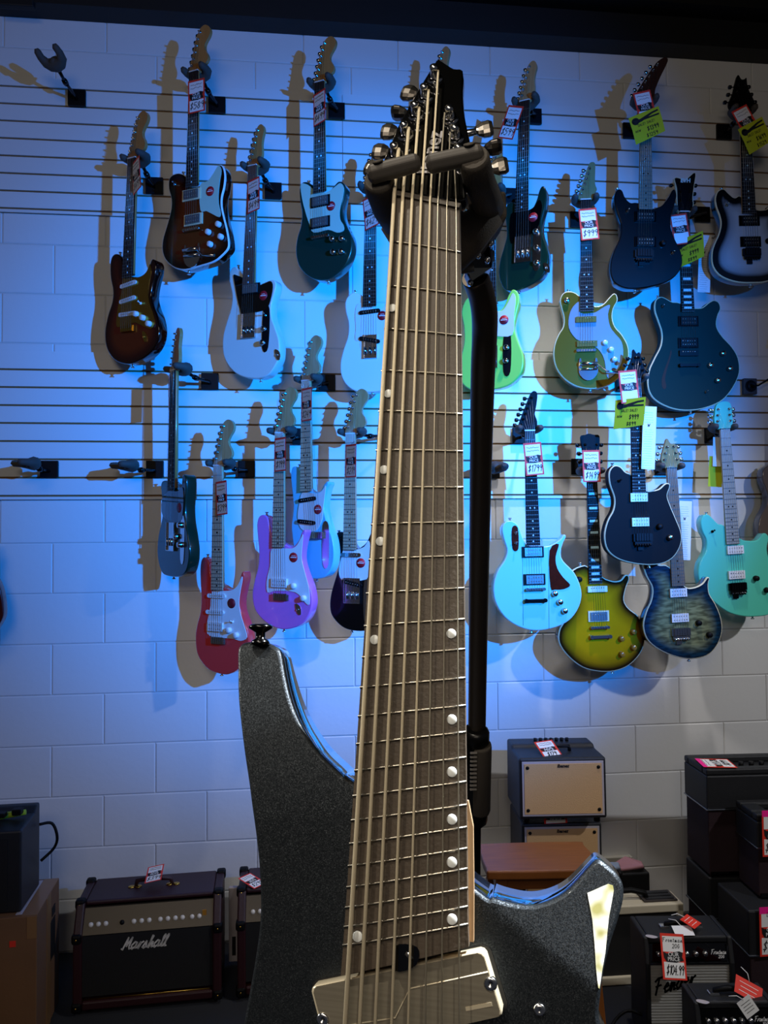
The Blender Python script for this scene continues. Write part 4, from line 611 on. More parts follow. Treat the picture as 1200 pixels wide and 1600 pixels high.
# ------------------------------------------------------------------ small things on the wall
mat('speaker_dark', '3a3432', .6)
root = empty('wall_outlet', (2.0, -.03, 2.24)); root.location = OUTLET; tag(root, 'square dark grey outlet with round socket right of the semi-hollow guitar', 'outlet')
MB().box((0, 0, 0), (.062, .02, .07)).build('face_plate', 'speaker_dark', root, bevel=.003)
MB().lathe((0, -.010, 0), [(.026, 0), (.026, .003), (.021, .003), (.019, .001), (.006, .001), (.004, .004), (0, .004)], (0, -1, 0), 24).build('socket_ring', 'black_plastic', root)
o = MB().tube([Vector(OUTLET)+Vector(v) for v in ((0, -.016, 0), (.01, -.05, -.005), (.05, -.06, .02), (.11, -.05, .03), (.3, -.03, .05))], .004, 8).build('power_lead', 'black_plastic', root); o.location = -Vector(OUTLET)
tag(MB().box((1.27, -.012, .245), (.27, .024, .045)).box((1.40, -.02, .245), (.012, .03, .05)).build('cable_trunking', 'duct', bevel=.002), 'pale cable trunking low on the wall above the beige amplifier', 'trunking')
# ------------------------------------------------------------------ amplifiers
mat('maroon_tolex', '2c0d12', .45, bump=(500, .5)); mat('grille_black', '0c0a09', .8, bump=(900, .8)); mat('panel_gold', '464036', .4, .5); mat('piping_gold', 'b08a3a', .3, 1.)
mat('black_tolex', '16171a', .5, bump=(500, .5)); mat('grille_tan', 'd8ae7a', .85, bump=(500, .6)); mat('frame_grey', 'b8b0b4', .5); mat('grille_silver', 'b4b4b0', .5, .3, bump=(600, .8)); mat('grille_maroon', '220812', .8, bump=(500, .8))
mat('stripe_silver', '9ba0a8', .25, 1.); mat('beige_tolex', 'c9bfa6', .5, bump=(400, .4)); mat('cardboard', '7e5838', .85, noise=('6a4a30', 6, (1, 1, 1)), bump=(120, .2)); mat('tape', '8a6540', .4, 0, .3); mat('script_cream', 'd9d2c4', .35)
def wedge(w_, d_, h_, dt, r=.0):   # front leans back: top depth dt
    P = [(0, 0, 0), (w_, 0, 0), (w_, d_, 0), (0, d_, 0), (0, d_-dt, h_), (w_, d_-dt, h_), (w_, d_, h_), (0, d_, h_)]; return P
def marshall(loc, rz, label, w_=.503):
    root = empty('guitar_amplifier', loc, rz); tag(root, label, 'amplifier', 'maroon amplifiers with cream script on the floor')
    h_, d_ = .365, .245; t = .03
    mb = MB(); lean = .05     # the panel part of the front leans back above .26
    prof = [(0, .018), (0, .27), (lean, h_), (d_, h_), (d_, .018)]
    mb.rings([[(x, y, z) for y, z in prof] for x in (0, t)], True, smooth=False).rings([[(x, y, z) for y, z in prof] for x in (w_-t, w_)], True, smooth=False)
    mb.box((w_/2, d_/2+.01, .018+t/2), (w_-2*t, d_-.02, t)); mb.box((w_/2, (d_+lean)/2+.005, h_-.008), (w_-2*t, d_-lean-.01, .016)); mb.box((w_/2, .01, .018+t/2), (w_-2*t, .02, t))
    mb.box((w_/2, d_-.01, .19), (w_-2*t, .012, .30)); mb.build('cabinet', 'maroon_tolex', root, bevel=.006)
    MB().box((w_/2, .014, .163), (w_-2*t, .008, .205)).build('grille', 'grille_black', root)
    mb = MB(); a = [(t, .012, .050), (w_-t, .012, .050)]
    mb.cyl(a[0], a[1], .0022, seg=8); mb.build('piping', 'piping_gold', root)
    # panel
    p0, p1 = (.010, .270), (lean+.006, h_-.022)
    MB().hexa([(t, p0[0], p0[1]), (w_-t, p0[0], p0[1]), (w_-t, p0[0]+.01, p0[1]), (t, p0[0]+.01, p0[1]), (t, p1[0], p1[1]), (w_-t, p1[0], p1[1]), (w_-t, p1[0]+.01, p1[1]), (t, p1[0]+.01, p1[1])]).build('control_panel', 'panel_gold', root)
    nrm = Vector((0, -(p1[1]-p0[1]), p1[0]-p0[0])).normalized()
    cx = [.055, .08, .105, .16, .2, .226, .252, .29, .316, .342, .367, .4, .425]
    for k, x in enumerate(cx):
        if x > w_-.05: break
        c = Vector((x, (p0[0]+p1[0])/2-.001, (p0[1]+p1[1])/2-.012))
        MB().lathe(c, [(.0085, 0), (.0085, .003), (.007, .014), (0, .014)], nrm, 12).build('control_knob', 'script_cream' if k not in (3,) else 'black_plastic', root)
    for x in (.032, .178): 
        if x < w_: MB().lathe((x+.008, (p0[0]+p1[0])/2, (p0[1]+p1[1])/2-.012), [(.010, 0), (.010, .004), (.005, .004), (.005, .001)], nrm, 12).build('input_jack', 'black_plastic', root)
    if w_ > .45:
        c = Vector((w_-.06, (p0[0]+p1[0])/2-.002, (p0[1]+p1[1])/2)); MB().box(c, (.014, .006, .02)).build('power_switch', 'amber', root)
    pen('Marshall', .040, .0052, 'script_cream', root, (w_*.47, .0085, .232), (R(90), 0, 0), shear=.35, name='script_lettering', gap=.15, sq=.9)
    for x in (.012, w_-.012):
        for y, z in ((.012, .03), (.012, .262), (lean+.015, h_-.008), (d_-.015, h_-.008)):
            o = MB().box((x, y, z), (.034, .034, .034)).build('corner_guard', 'black_plastic', root, bevel=.008)
            MB().lathe((x, y-.0165, z), [(.004, 0), (.003, .002), (0, .002)], (0, -1, 0), 8).build('screw', 'goldmetal', o)
    if w_ > .45:
        MB().tube([(w_*.37, .15, h_), (w_*.38, .15, h_+.022), (w_*.5, .15, h_+.03), (w_*.62, .15, h_+.022), (w_*.63, .15, h_)], [.006, .009, .010, .009, .006], 8).build('handle', 'maroon_tolex', root)
        for x in (.34, .39, .61, .66): MB().lathe((w_*x, .15, h_), [(.013, 0), (.011, .003), (0, .004)], seg=12).build('handle_bolt', 'goldmetal', root)
    for x in (.05, w_-.05):
        for y in (.04, d_-.04): MB().cyl((x, y, 0), (x, y, .02), .014, seg=10).build('foot', 'black_plastic', root)
    return root
marshall((-.79, -.43, 0), R(2.5), 'maroon combo amplifier with gold knobs panel and cream script, standing left of the big guitar')
marshall((-.232, -.405, 0), R(1), 'second maroon amplifier mostly hidden behind the big guitar body', .42)
def loose_tag(pos, x, y, price, label, grp='red edged price tags on the amplifiers', w_=.07, h_=.13, name='', sub='', pink=False):
    x = Vector(x).normalized(); y = Vector(y); y = (y - x*y.dot(x)).normalized(); root = empty('price_tag', M=frame(pos, x, y, x.cross(y)))
    tag(root, label, 'price tag', grp); price_card(root, w_, h_, price, name, sub, pink=pink); return root
loose_tag((-.545, -.262, .405), (.95, .05, .15), (-.1, .95, .1), '$399', 'price tag lying over the handle of the left maroon amplifier', w_=.06, h_=.11)
loose_tag((-.185, -.30, .375), (.7, .7, 0), (-.7, .7, .15), '$299', 'price tag on top of the second maroon amplifier', w_=.06, h_=.09)
def tan_amp(loc, rz, label, w_, h_, d_, lean, top=True):
    root = empty('guitar_amplifier', loc, rz); tag(root, label, 'amplifier', 'small amplifiers with tan grille stacked on each other')
    prof = [(0, 0), (lean, h_), (d_*.55+lean, h_), (d_*.62+lean*.8, h_+.012) if top else (d_*.6+lean, h_), (d_, h_+.012 if top else h_), (d_, 0)]
    mb = MB().rings([[(x, y, z) for y, z in prof] for x in (0, w_)], True, smooth=False); mb.build('cabinet', 'black_tolex', root, bevel=.008)
    def on(x, z, o=0): return Vector((x, lean*z/h_ - o, z))
    def plate(x0, x1, z0, z1, o, th, nm, mt, par=root, bev=0):
        return MB().hexa([on(x0, z0, o+th), on(x1, z0, o+th), on(x1, z0, o), on(x0, z0, o), on(x0, z1, o+th), on(x1, z1, o+th), on(x1, z1, o), on(x0, z1, o)]).build(nm, mt, par, bevel=bev)
    plate(.010, w_-.010, .012, h_-.012, 0, .003, 'front_frame', 'frame_grey', bev=.001); g_ = plate(.018, w_-.018, .020, h_-.020, .002, .003, 'grille', 'grille_tan')
    for x in (.030, w_-.030):
        for z in (.034, h_-.034): MB().lathe(on(x, z, .005), [(.007, 0), (.005, .003), (0, .003)], (0, -1, 0), 10).build('screw', 'black_plastic', root)
    text_obj('Ibanez', .017, 'ink', root, on(w_*.5, h_-.028, .006), (R(90), 0, 0), shear=.2, bold=.0006)
    if top:
        for k in range(7): MB().cyl((w_*.32+.021*k, d_*.80, h_+.008), (w_*.32+.021*k, d_*.80, h_+.024), .0065, seg=10).build('control_knob', 'black_plastic', root)
        MB().box((w_*.5, d_*.80, h_+.008), (w_*.62, .05, .006)).build('control_panel', 'black_plastic', root)
        MB().tube([(w_*.36, .10, h_), (w_*.37, .10, h_+.018), (w_*.65, .10, h_+.018), (w_*.66, .10, h_)], .007, 8).build('handle', 'black_plastic', root)
    for x in (.03, w_-.03):
        for y in (.03, d_-.03): MB().cyl((x, y, -.02), (x, y, 0), .012, seg=10).build('foot', 'black_plastic', root)
tan_amp((.80, -.432, .600), R(-4.5), 'black amplifier with tan grille, upper one of the two stacked behind the stool', .325, .222, .245, .006)
tan_amp((.828, -.36, .02), R(-4.5), 'black amplifier with tan grille, lower one of the stack, partly behind the stool', .306, .535, .24, .006, False)
loose_tag((.93, -.375, .838), (.95, .25, .02), (-.3, .8, .5), '$179', 'price tag on top of the upper tan grille amplifier', w_=.08, h_=.085)
loose_tag((.955, -.372, .576), (.95, 0, .0), (0, .1, .9), '', 'price tag squeezed between the two tan grille amplifiers', w_=.09, h_=.036)
# stool
mat('stool_wood', '9a5a22', .42, 0, .0, noise=('6b3a12', 12, (1, 8, 1)))
root = empty('wooden_stool', (.575, -.852, 0), R(-4)); tag(root, 'orange brown wooden stool with square seat behind the big guitar horn', 'stool')
W_, D_ = .365, .22
MB().prism(smooth_loop([(0, .03), (.03, 0), (W_-.03, 0), (W_, .03), (W_-.005, D_-.03), (W_-.03, D_), (.03, D_), (.005, D_-.03)], 3), .575, .603).build('seat', 'stool_wood', root, bevel=.005)
for a, b, (dx, dy) in ((.05, .05, (-.04, -.04)), (W_-.05, .05, (.04, -.04)), (.05, D_-.05, (-.04, .04)), (W_-.05, D_-.05, (.04, .04))):
    s_ = .019; mb = MB(); mb.hexa([(a+dx-s_, b+dy-s_, 0), (a+dx+s_, b+dy-s_, 0), (a+dx+s_, b+dy+s_, 0), (a+dx-s_, b+dy+s_, 0), (a-s_, b-s_, .575), (a+s_, b-s_, .575), (a+s_, b+s_, .575), (a-s_, b+s_, .575)]); mb.build('leg', 'stool_wood', root, bevel=.003)
MB().box((W_/2, .05, .55), (W_-.10, .02, .045)).build('apron', 'stool_wood', root); MB().box((W_/2, D_-.05, .55), (W_-.10, .02, .045)).build('apron', 'stool_wood', root)
MB().box((W_/2, .03, .2), (W_-.05, .018, .03)).build('stretcher', 'stool_wood', root)
MB().box((.045, D_/2, .55), (.02, D_-.12, .045)).build('apron', 'stool_wood', root); MB().box((W_-.045, D_/2, .55), (.02, D_-.12, .045)).build('apron', 'stool_wood', root)
# beige amplifier
root = empty('guitar_amplifier', (1.045, -.478, 0), R(-1)); tag(root, 'low beige amplifier with dark grille and black top handle behind the black amplifiers', 'amplifier')
w_, h_, d_ = .355, .283, .105
mb = MB().box((.012, d_/2, h_/2), (.024, d_, h_)).box((w_-.012, d_/2, h_/2), (.024, d_, h_)).box((w_/2, d_/2, .018), (w_, d_, .03)).box((w_/2, d_/2, h_-.012), (w_, d_, .03)).box((w_/2, d_-.01, h_/2), (w_, .012, h_)); mb.build('cabinet', 'beige_tolex', root, bevel=.004)
MB().box((w_/2, .014, h_/2), (w_-.05, .008, h_-.05)).build('grille', 'grille_black', root)
MB().box((w_*.78, d_*.55, h_+.006), (w_*.36, d_*.75, .008)).build('control_panel', 'speaker_dark', root)
for k in range(3): MB().box((w_*.78, d_*(.32+.22*k), h_+.0115), (w_*.30, d_*.16, .003)).build('display_strip', 'black_tolex', root)
MB().tube([(w_*.1, d_*.5, h_), (w_*.12, d_*.5, h_+.03), (w_*.5, d_*.5, h_+.036), (w_*.64, d_*.45, h_+.026), (w_*.66, d_*.4, h_+.004)], [.008, .009, .010, .010, .008], 8).build('handle', 'black_plastic', root)
mb = MB()
for k in range(4): mb.box((w_*.2+.012*(k % 2), d_*.3+.012*k, h_+.0042), (.09, .003, .0006))
mb.build('panel_print', 'speaker_dark', root)
mat('paper_blue', '9fb0c8', .7); mat('paper_pink', 'c08a94', .7)
for k, (x, y, z, c, lb) in enumerate(((1.24, -.14, .275, 'paper_blue', 'pale blue crumpled paper behind the beige amplifier'), (1.35, -.12, .275, 'paper_pink', 'pinkish paper behind the beige amplifier'))):
    mb = MB(); P = [(-.07, -.03), (.05, -.04), (.07, .02), (.0, .04), (-.06, .03)]
    mb.rings([[(x+a, y+b, z+.012*math.sin(40*a+k)) for a, b in P], [(x+a*.9, y+b*.9, z+.012+.012*math.sin(40*a+k)) for a, b in P]]); tag(mb.build('paper', c), lb, 'paper')
tag(MB().box((1.30, -.12, .13), (.24, .09, .26)).build('storage_box', 'black_tolex', bevel=.006), 'dark box under the papers against the wall', 'box')
tag(MB().lathe((1.235, -.29, .3), [(.012, 0), (.010, .012), (.013, .03), (0, .034)], (.0, -.2, 1), 10).build('rubber_knob', 'black_plastic'), 'small black knob standing up behind the beige amplifier', 'knob')
# black small combos
def combo(loc, rz, label, w_, h_, d_, fr):
    root = empty('guitar_amplifier', loc, rz); tag(root, label, 'amplifier', 'small black combo amplifiers with silver grille'); lean = .02
    prof = [(0, .015), (0, h_-.075), (lean, h_), (d_, h_), (d_, .015)]; t = .016
    mb = MB()
    for x0, x1 in ((0, t), (w_-t, w_)): mb.rings([[(x, y, z) for y, z in prof] for x in (x0, x1)], True, smooth=False)
    mb.box((w_/2, (d_+lean)/2, h_-.010), (w_-2*t, d_-lean, .020)).box((w_/2, d_/2, .024), (w_-2*t, d_, .018)).box((w_/2, d_-.01, h_/2), (w_-2*t, .012, h_-.04)); mb.build('cabinet', 'black_tolex', root, bevel=.005)
    MB().box((w_/2, .014, (h_-.075+.033)/2), (w_-2*t, .008, h_-.108)).build('grille', 'grille_silver', root)
    mb = MB()
    for k in range(int((h_-.11)/.009)): mb.box((w_/2, .009, .038+.009*k), (w_-2*t, .003, .0028))
    mb.build('grille_ribs', 'grille_silver', root)
    MB().box((w_/2, .012, h_-.078), (w_-2*t, .014, .007)).box((w_-t-.003, .014, h_-.05), (.003, .006, .05)).build('trim_strip', 'stripe_silver', root)
    a, b = (.010, h_-.072), (lean+.002, h_-.022)
    cp = MB().hexa([(t, a[0], a[1]), (w_-t, a[0], a[1]), (w_-t, a[0]+.01, a[1]), (t, a[0]+.01, a[1]), (t, b[0], b[1]), (w_-t, b[0], b[1]), (w_-t, b[0]+.01, b[1]), (t, b[0]+.01, b[1])]).build('control_panel', 'black_gloss', root)
    for k in range(6):
        x = w_*(.16+.105*k); c = Vector((x, (a[0]+b[0])/2, (a[1]+b[1])/2 - .004)); MB().lathe(c, [(.009, 0), (.008, .006), (.006, .010), (0, .010)], (0, -1, .15), 12).build('control_knob', 'chrome', root)
    pen('Frontman', .014, .0011, 'paper', root, (w_*.83, a[0]-.0005+.003, (a[1]+b[1])/2+.002), (R(90-11), 0, 0), shear=.3, gap=.15, name='script_lettering', sq=.8)
    pen('20G' if fr == 2 else '10G', .009, .0013, 'paper', root, (w_*.86, a[0]+.001, (a[1]+b[1])/2-.012), (R(90-11), 0, 0), name='script_lettering')
    sl = pen('Fender', .048, .006, 'blackchrome', root, (w_*.30, .0035, h_-.135), (R(90), R(-14), 0), shear=.4, gap=.15, name='script_lettering', sq=.85)
    MB().tube([(w_*.32, d_*.5, h_), (w_*.33, d_*.5, h_+.012), (w_*.5, d_*.5, h_+.017), (w_*.67, d_*.5, h_+.012), (w_*.68, d_*.5, h_)], [.007, .008, .009, .008, .007], 8).build('handle', 'black_plastic', root)
    for x in (.31, .69): MB().box((w_*x, d_*.5, h_+.004), (.03, .022, .008)).build('handle_cap', 'chrome', root, bevel=.002)
    MB().prism(smooth_loop([(.01, .02), (.03, .01), (.045, .018), (.03, .03), (.012, .032)], 3), h_+.0003, h_+.001).build('corner_sticker', 'frame_grey', root)
    for x in (.03, w_-.03):
        for y in (.03, d_-.03): MB().cyl((x, y, 0), (x, y, .02), .010, seg=10).build('foot', 'black_plastic', root)
    return root
combo((1.088, -.842, 0), R(-6), 'black combo amplifier with silver grille and large 104.99 price tag', .285, .355, .16, 2)
combo((1.146, -1.05, 0), R(-6), 'smaller black combo amplifier with silver grille, nearest to the bottom edge', .238, .268, .12, 1)
loose_tag((1.165, -.872, .315), (1, -.03, -.10), (-.12, .35, .9), '$104.99', 'large price tag reading 104.99 on the front of the black combo', w_=.078, h_=.128, name='Frontman', sub='20G')
def swing(pos, x, y, wd, ht, m_, nm, label, lines=0, ink_='ink'):
    x = Vector(x).normalized(); y = Vector(y); y = (y-x*y.dot(x)).normalized(); root = empty(nm, M=frame(pos, x, y, x.cross(y))); tag(root, label, 'tag')
    MB().box((0, 0, 0), (wd, ht, .0008)).build('card', m_, root)
    if lines:
        mb = MB()
        for k in range(lines): mb.box((0, ht*(.25-.5*k/max(1, lines-1)), .0006), (wd*(.7-.1*(k % 2)), ht*.03, .0002))
        mb.build('fine_print', ink_, root)
    MB().tube([(0, ht*.45, .001), (-.01, ht*.45+.02, .004), (-.03, ht*.45+.03, 0)], .0012, 5).build('tie', 'paper', root); return root
swing((1.262, -.80, .383), (.8, .6, .02), (-.6, .75, .25), .05, .05, 'tag_red', 'swing_tag', 'red diamond tag on top of the larger black combo', 3, 'paper')
swing((1.225, -.82, .366), (1, -.1, 0), (.1, .9, .3), .062, .04, 'paper', 'swing_tag', 'white tag lying on the larger black combo top')
swing((1.325, -1.02, .285), (.85, -.2, -.45), (.2, .5, .6), .085, .05, 'tag_red', 'swing_tag', 'red tag on the smaller black combo', 3, 'paper')
swing((1.298, -1.06, .262), (.8, 0, .5), (-.5, .2, .8), .045, .05, 'paper', 'swing_tag', 'white tag with printed lines hanging in front of the smaller black combo', 4)
# tall stack at the right
def stack_box(loc, rz, label, w_, h_, d_, stripe, well=True):
    root = empty('speaker_amplifier', loc, rz); tag(root, label, 'amplifier', 'black and maroon amplifiers stacked at the right')
    sz = h_*stripe
    MB().box((w_/2, d_/2, sz/2+.004), (w_-.01, d_-.01, sz-.004)).build('grille', 'grille_maroon', root, bevel=.004)
    mb = MB()
    if well:
        mb.box((w_/2, d_/2, (sz+h_)/2-.012), (w_, d_, h_-sz-.024)).box((w_/2, .018, h_-.012), (w_, .036, .024)).box((w_/2, d_-.018, h_-.012), (w_, .036, .024)).box((.03, d_/2, h_-.012), (.06, d_-.072, .024)).box((w_-.03, d_/2, h_-.012), (.06, d_-.072, .024))
    else: mb.box((w_/2, d_/2, (sz+h_)/2), (w_, d_, h_-sz))
    mb.build('cabinet_top', 'black_tolex', root, bevel=.006)
    MB().box((w_/2, d_/2, sz), (w_+.004, d_+.004, .006)).build('silver_stripe', 'stripe_silver', root, bevel=.002)
    if well:
        for k in range(10): MB().cyl((.14+.04*k, d_*.5, h_-.024), (.14+.04*k, d_*.5, h_-.004), .009, seg=10).build('control_knob', 'black_plastic', root)
    MB().box((w_/2, .004, .012), (w_-.02, .01, .012)).build('foot_rail', 'blackchrome', root)
    return root
stack_box((1.478, -.525, .393), R(-3), 'tall black amplifier with silver stripe, on top of the rear right stack', .60, .392, .19, .62)
stack_box((1.478, -.525, 0), R(-3), 'black amplifier at the bottom of the rear right stack', .60, .392, .19, .62, False)
stack_box((1.478, -.775, 0), R(-3), 'black and maroon amplifier at the bottom of the front right stack with 75 dollar tag', .60, .392, .215, .62, False)
stack_box((1.558, -.705, .393), R(-4), 'smaller black and maroon amplifier on the front right stack', .45, .288, .15, .60)
loose_tag((1.605, -.722, .62), (1, -.07, .0), (.02, 0, 1), '$579', 'price tag with pink strip on the smaller maroon amplifier', w_=.075, h_=.155, name='Line', pink=True)
loose_tag((1.552, -.785, .325), (1, 0, 0), (.04, 0, 1), '$759', 'price tag with pink strip reading 75 on the lower maroon amplifier', w_=.085, h_=.16, name='Line', sub='Amp', pink=True)
loose_tag((1.545, -.47, .789), (.2, .98, 0), (-.98, .2, 0), '$899', 'price tag with pink strip lying on top of the rear right stack', w_=.11, h_=.12, pink=True)
# cardboard box and case at the left
root = empty('cardboard_box', (-1.35, -.634, 0), R(3)); tag(root, 'brown cardboard box with a red dot sticker at the left edge', 'box')
MB().box((.25, .14, .218), (.50, .28, .436)).build('carton', 'cardboard', root, bevel=.003)
MB().box((.5008, .14, .218), (.0016, .05, .436)).box((.475, .14, .4365), (.048, .27, .0012)).box((.485, -.0006, .40), (.03, .0012, .07)).build('packing_tape', 'tape', root)
MB().box((.427, -.0008, .353), (.019, .0014, .019)).build('red_sticker', 'tag_red', root)
MB().box((.5012, .19, .27), (.0015, .06, .13)).box((.5012, .20, .36), (.0015, .04, .03)).build('printed_panel', 'ink', root)
MB().box((.44, .14, .4372), (.02, .25, .001)).build('shipping_label', 'frame_grey', root)
root = empty('speaker_cabinet', (-1.36, -.600, .4385), R(2)); tag(root, 'black speaker cabinet standing on the cardboard box', 'speaker')
prof = [(0, 0), (0, .262), (.14, .27), (.17, .288), (.20, .288), (.20, 0)]
MB().rings([[(x, y, z) for y, z in prof] for x in (0, .452)], True, smooth=False).build('cabinet', 'black_tolex', root, bevel=.006)
MB().box((.20, -.002, .125), (.42, .005, .225)).build('grille', 'grille_black', root)
o = MB().tube(crom([(-.905, -.42, .66), (-.87, -.40, .655), (-.852, -.40, .61), (-.862, -.40, .57), (-.90, -.42, .535)]), .005, 8).build('power_lead', 'black_plastic', root); o.matrix_parent_inverse = root.matrix_basis.inverted()
mat('strap_green', '9fc02a', .5)
root = empty('webbing_strap', (-1.05, -.50, .705)); tag(root, 'bright green strap with black buckles on top of the speaker cabinet', 'strap')
MB().tube([(-.2, -.02, .012), (-.08, 0, .016), (.03, .01, .012), (.12, .02, .020)], [.012, .012, .012, .009], 8).build('webbing', 'strap_green', root)
MB().box((.02, -.02, .028), (.10, .03, .016)).box((.10, .0, .03), (.03, .03, .02)).build('buckle', 'black_plastic', root, bevel=.003)
root = empty('power_strip', (-.262, -.17, 0)); tag(root, 'grey strip hanging low on the wall between the two maroon amplifiers', 'power strip')
MB().box((0, 0, .16), (.04, .02, .28)).build('housing', 'frame_grey', root, bevel=.003); MB().box((0, -.011, .08), (.014, .003, .07)).build('socket_slot', 'ink', root)
o = MB().tube(crom([(1.12, -.80, .08), (1.05, -.78, .10), (.985, -.80, .06), (.98, -.86, .012), (1.02, -.98, .006), (1.05, -1.1, .006)]), .005, 8).build('coiled_cable', 'black_plastic'); tag(o, 'black cord curling on the carpet left of the black combos', 'cord')
# ------------------------------------------------------------------ the big eight-string guitar on its stand
m = mat('flake_black', '2c3136', .45, .75, .08, spec=.5); nt = m.node_tree; b = nt.nodes['Principled BSDF']
tc = nt.nodes.new('ShaderNodeTexCoord'); v = nt.nodes.new('ShaderNodeTexVoronoi'); v.inputs['Scale'].default_value = 1900
nm = nt.nodes.new('ShaderNodeVectorMath'); nm.operation = 'MULTIPLY_ADD'; nm.inputs[1].default_value = (.34,)*3; nm.inputs[2].default_value = (-.17,)*3
ad = nt.nodes.new('ShaderNodeVectorMath'); ad.operation = 'ADD'; no = nt.nodes.new('ShaderNodeVectorMath'); no.operation = 'NORMALIZE'; ge = nt.nodes.new('ShaderNodeNewGeometry')
nt.links.new(tc.outputs['Object'], v.inputs['Vector']); nt.links.new(v.outputs['Color'], nm.inputs[0]); nt.links.new(nm.outputs[0], ad.inputs[0]); nt.links.new(ge.outputs['Normal'], ad.inputs[1])
nt.links.new(ad.outputs[0], no.inputs[0]); nt.links.new(no.outputs[0], b.inputs['Normal']); nt.links.new(ge.outputs['Normal'], b.inputs['Coat Normal'])
mat('gloss_side', '05070a', .04, 0, 1.); mat('ebony_board', '5a4f42', .5, noise=('443a30', 9, (40, 1.5, 1)), bump=(400, .15)); mat('neck_maple', 'e8cfa8', .3, 0, .5, noise=('a87038', 20, (3, .4, 3)))
mat('bronze_string', 'fff0cc', .45, .1, bump=(3000, .3)); mat('plain_string', 'd8cfb8', .35, .5); mat('big_fret', '9a9386', .3, 1.); mat('brushed', 'b0a894', .42, .7, noise=('8c8474', 6, (1, 90, 1))); mat('rim_steel', 'd8ccb0', .35, .4)
mat('dot_white', 'e8ecea', .3); mat('nut_dark', '565049', .5); mat('head_gloss', '050505', .12, 0, 1.); mat('logo_silver', 'a8a6a8', .4, .2); mat('dark_knob', '8c867e', .28, 1.)
m = mat('pearl', 'e9e7c0', .25, 0, 1.); nt = m.node_tree; b = nt.nodes['Principled BSDF']; tc = nt.nodes.new('ShaderNodeTexCoord'); v = nt.nodes.new('ShaderNodeTexVoronoi'); v.feature = 'SMOOTH_F1'; v.inputs['Scale'].default_value = 150
r_ = nt.nodes.new('ShaderNodeValToRGB'); r_.color_ramp.elements[0].color = hexc('fffff8'); r_.color_ramp.elements[0].position = .15; r_.color_ramp.elements[1].color = hexc('a8a468'); r_.color_ramp.elements[1].position = .6
nt.links.new(tc.outputs['Object'], v.inputs['Vector']); nt.links.new(v.outputs['Distance'], r_.inputs[0]); nt.links.new(r_.outputs[0], b.inputs['Base Color'])
big = empty('eight_string_guitar', M=frame(MG['o'], MG['x'], MG['y'], MG['z']))
tag(big, 'large black sparkle eight-string electric guitar with slanted frets filling the foreground', 'guitar')
BP = BODY[:28] + [(-.104,-.575),(-.112,-.61),(-.124,-.65),(-.136,-.70),(-.138,-.75),(-.122,-.80),(-.08,-.835),(0,-.85),(.075,-.835),(.125,-.80),(.146,-.75),(.146,-.70),(.136,-.65),(.122,-.60)] + BODY[40:]
ZB = -.016
(cx0, cy0), (cx1, cy1) = CREASE; cd = Vector((cx1-cx0, cy1-cy0)).normalized(); cn = Vector((-cd.y, cd.x))
def zf(x, y):
    z = 0
    s = (Vector((x, y))-Vector((cx0, cy0))).dot(cn)
    if x > .03 and y > -.60 and s > 0: z -= .26*s
    if x < -.03:
        t = max(0, min(1, (y+.455)/.13)); z -= .019*t*t
        e = max(0, min(1, (-x-.06)/.08)); z -= .006*e*t
    return z
slab('body', BP, ZB, .042, ['flake_black', 'gloss_side'], big, rnd=.0022, grid=.006, zf=zf, extra=[(cx0+.003+cd.x*t*.0025+cn.x*o_, cy0-.002+cd.y*t*.0025+cn.y*o_) for t in range(0, 28) for o_ in (-.0008, .0012)])
B_, T_, t0, WN, W24 = MG['B'], MG['T'], MG['t0'], MG['nut'], MG['w24']
def fret(n): 
    s1 = B_*(1-2**(-n/12)); s2 = t0 + T_*(1-2**(-n/12))
    hw = lambda s: (WN+(W24-WN)*s/(.75*B_))/2
    return Vector((-hw(s1), -s1, 0)), Vector((hw(s2), -s2, 0))
n0, n1 = fret(0); f24 = fret(24); eL = Vector((BEND[0][0]-.0006, BEND[0][1], 0)); eR = Vector((f24[1].x+.0008, BEND[1][1], 0))
arch = lambda u: .0012*(1-(2*u-1)**2)     # gentle radius of the board
rs = []
for k in range(0, 26):
    if k < 25: a, b_ = fret(k)
    else: a, b_ = eL, eR
    top = [a.lerp(b_, u/8) + Vector((0, 0, arch(u/8)-.0012)) for u in range(9)]
    bot = [b_ + Vector((0, 0, -.0075)), a + Vector((0, 0, -.0075))]
    rs.append(top + bot)
MB().rings(rs, True, smooth=False).build('fingerboard', 'ebony_board', big)
rs = []
for a, b_, d in ((n0, n1, .014), (fret(3)[0], fret(3)[1], .016), (fret(12)[0], fret(12)[1], .018), (fret(16)[0], fret(16)[1], .020), (f24[0], f24[1], .024)):
    c = (a+b_)/2; rs.append([a.lerp(b_, .5+.5*math.cos(t)) + Vector((0, 0, -.0072 - d*abs(math.sin(t))**.7)) for t in [math.pi*k/14 for k in range(15)]])
MB().rings(rs, True).build('neck', 'neck_maple', big)
hy = HEELW; MB().prism([(.036, -.428), (.0392, -.4429), (.0400, -.478), (.0402, -.507), (.03, -.507), (.03, -.428)], -.013, -.0078).build('heel_edge', 'neck_maple', big)
MB().prism([(eL.x, eL.y+.002), (eR.x, eR.y+.002), (eR.x-.002, -.44), (eL.x+.003, -.44)], -.0165, -.0074).build('tongue', 'neck_maple', big)
for n in range(1, 25):
    a, b_ = fret(n); P = [a.lerp(b_, u/8) + Vector((0, 0, arch(u/8)-.0008)) for u in range(9)]
    P[0] += Vector((-.0002, 0, -.0006)); P[-1] += Vector((.0003, 0, -.0006))
    MB().tube(P, [.0010]+[.0009]*7+[.0010], 8).build('fret', 'big_fret', big)
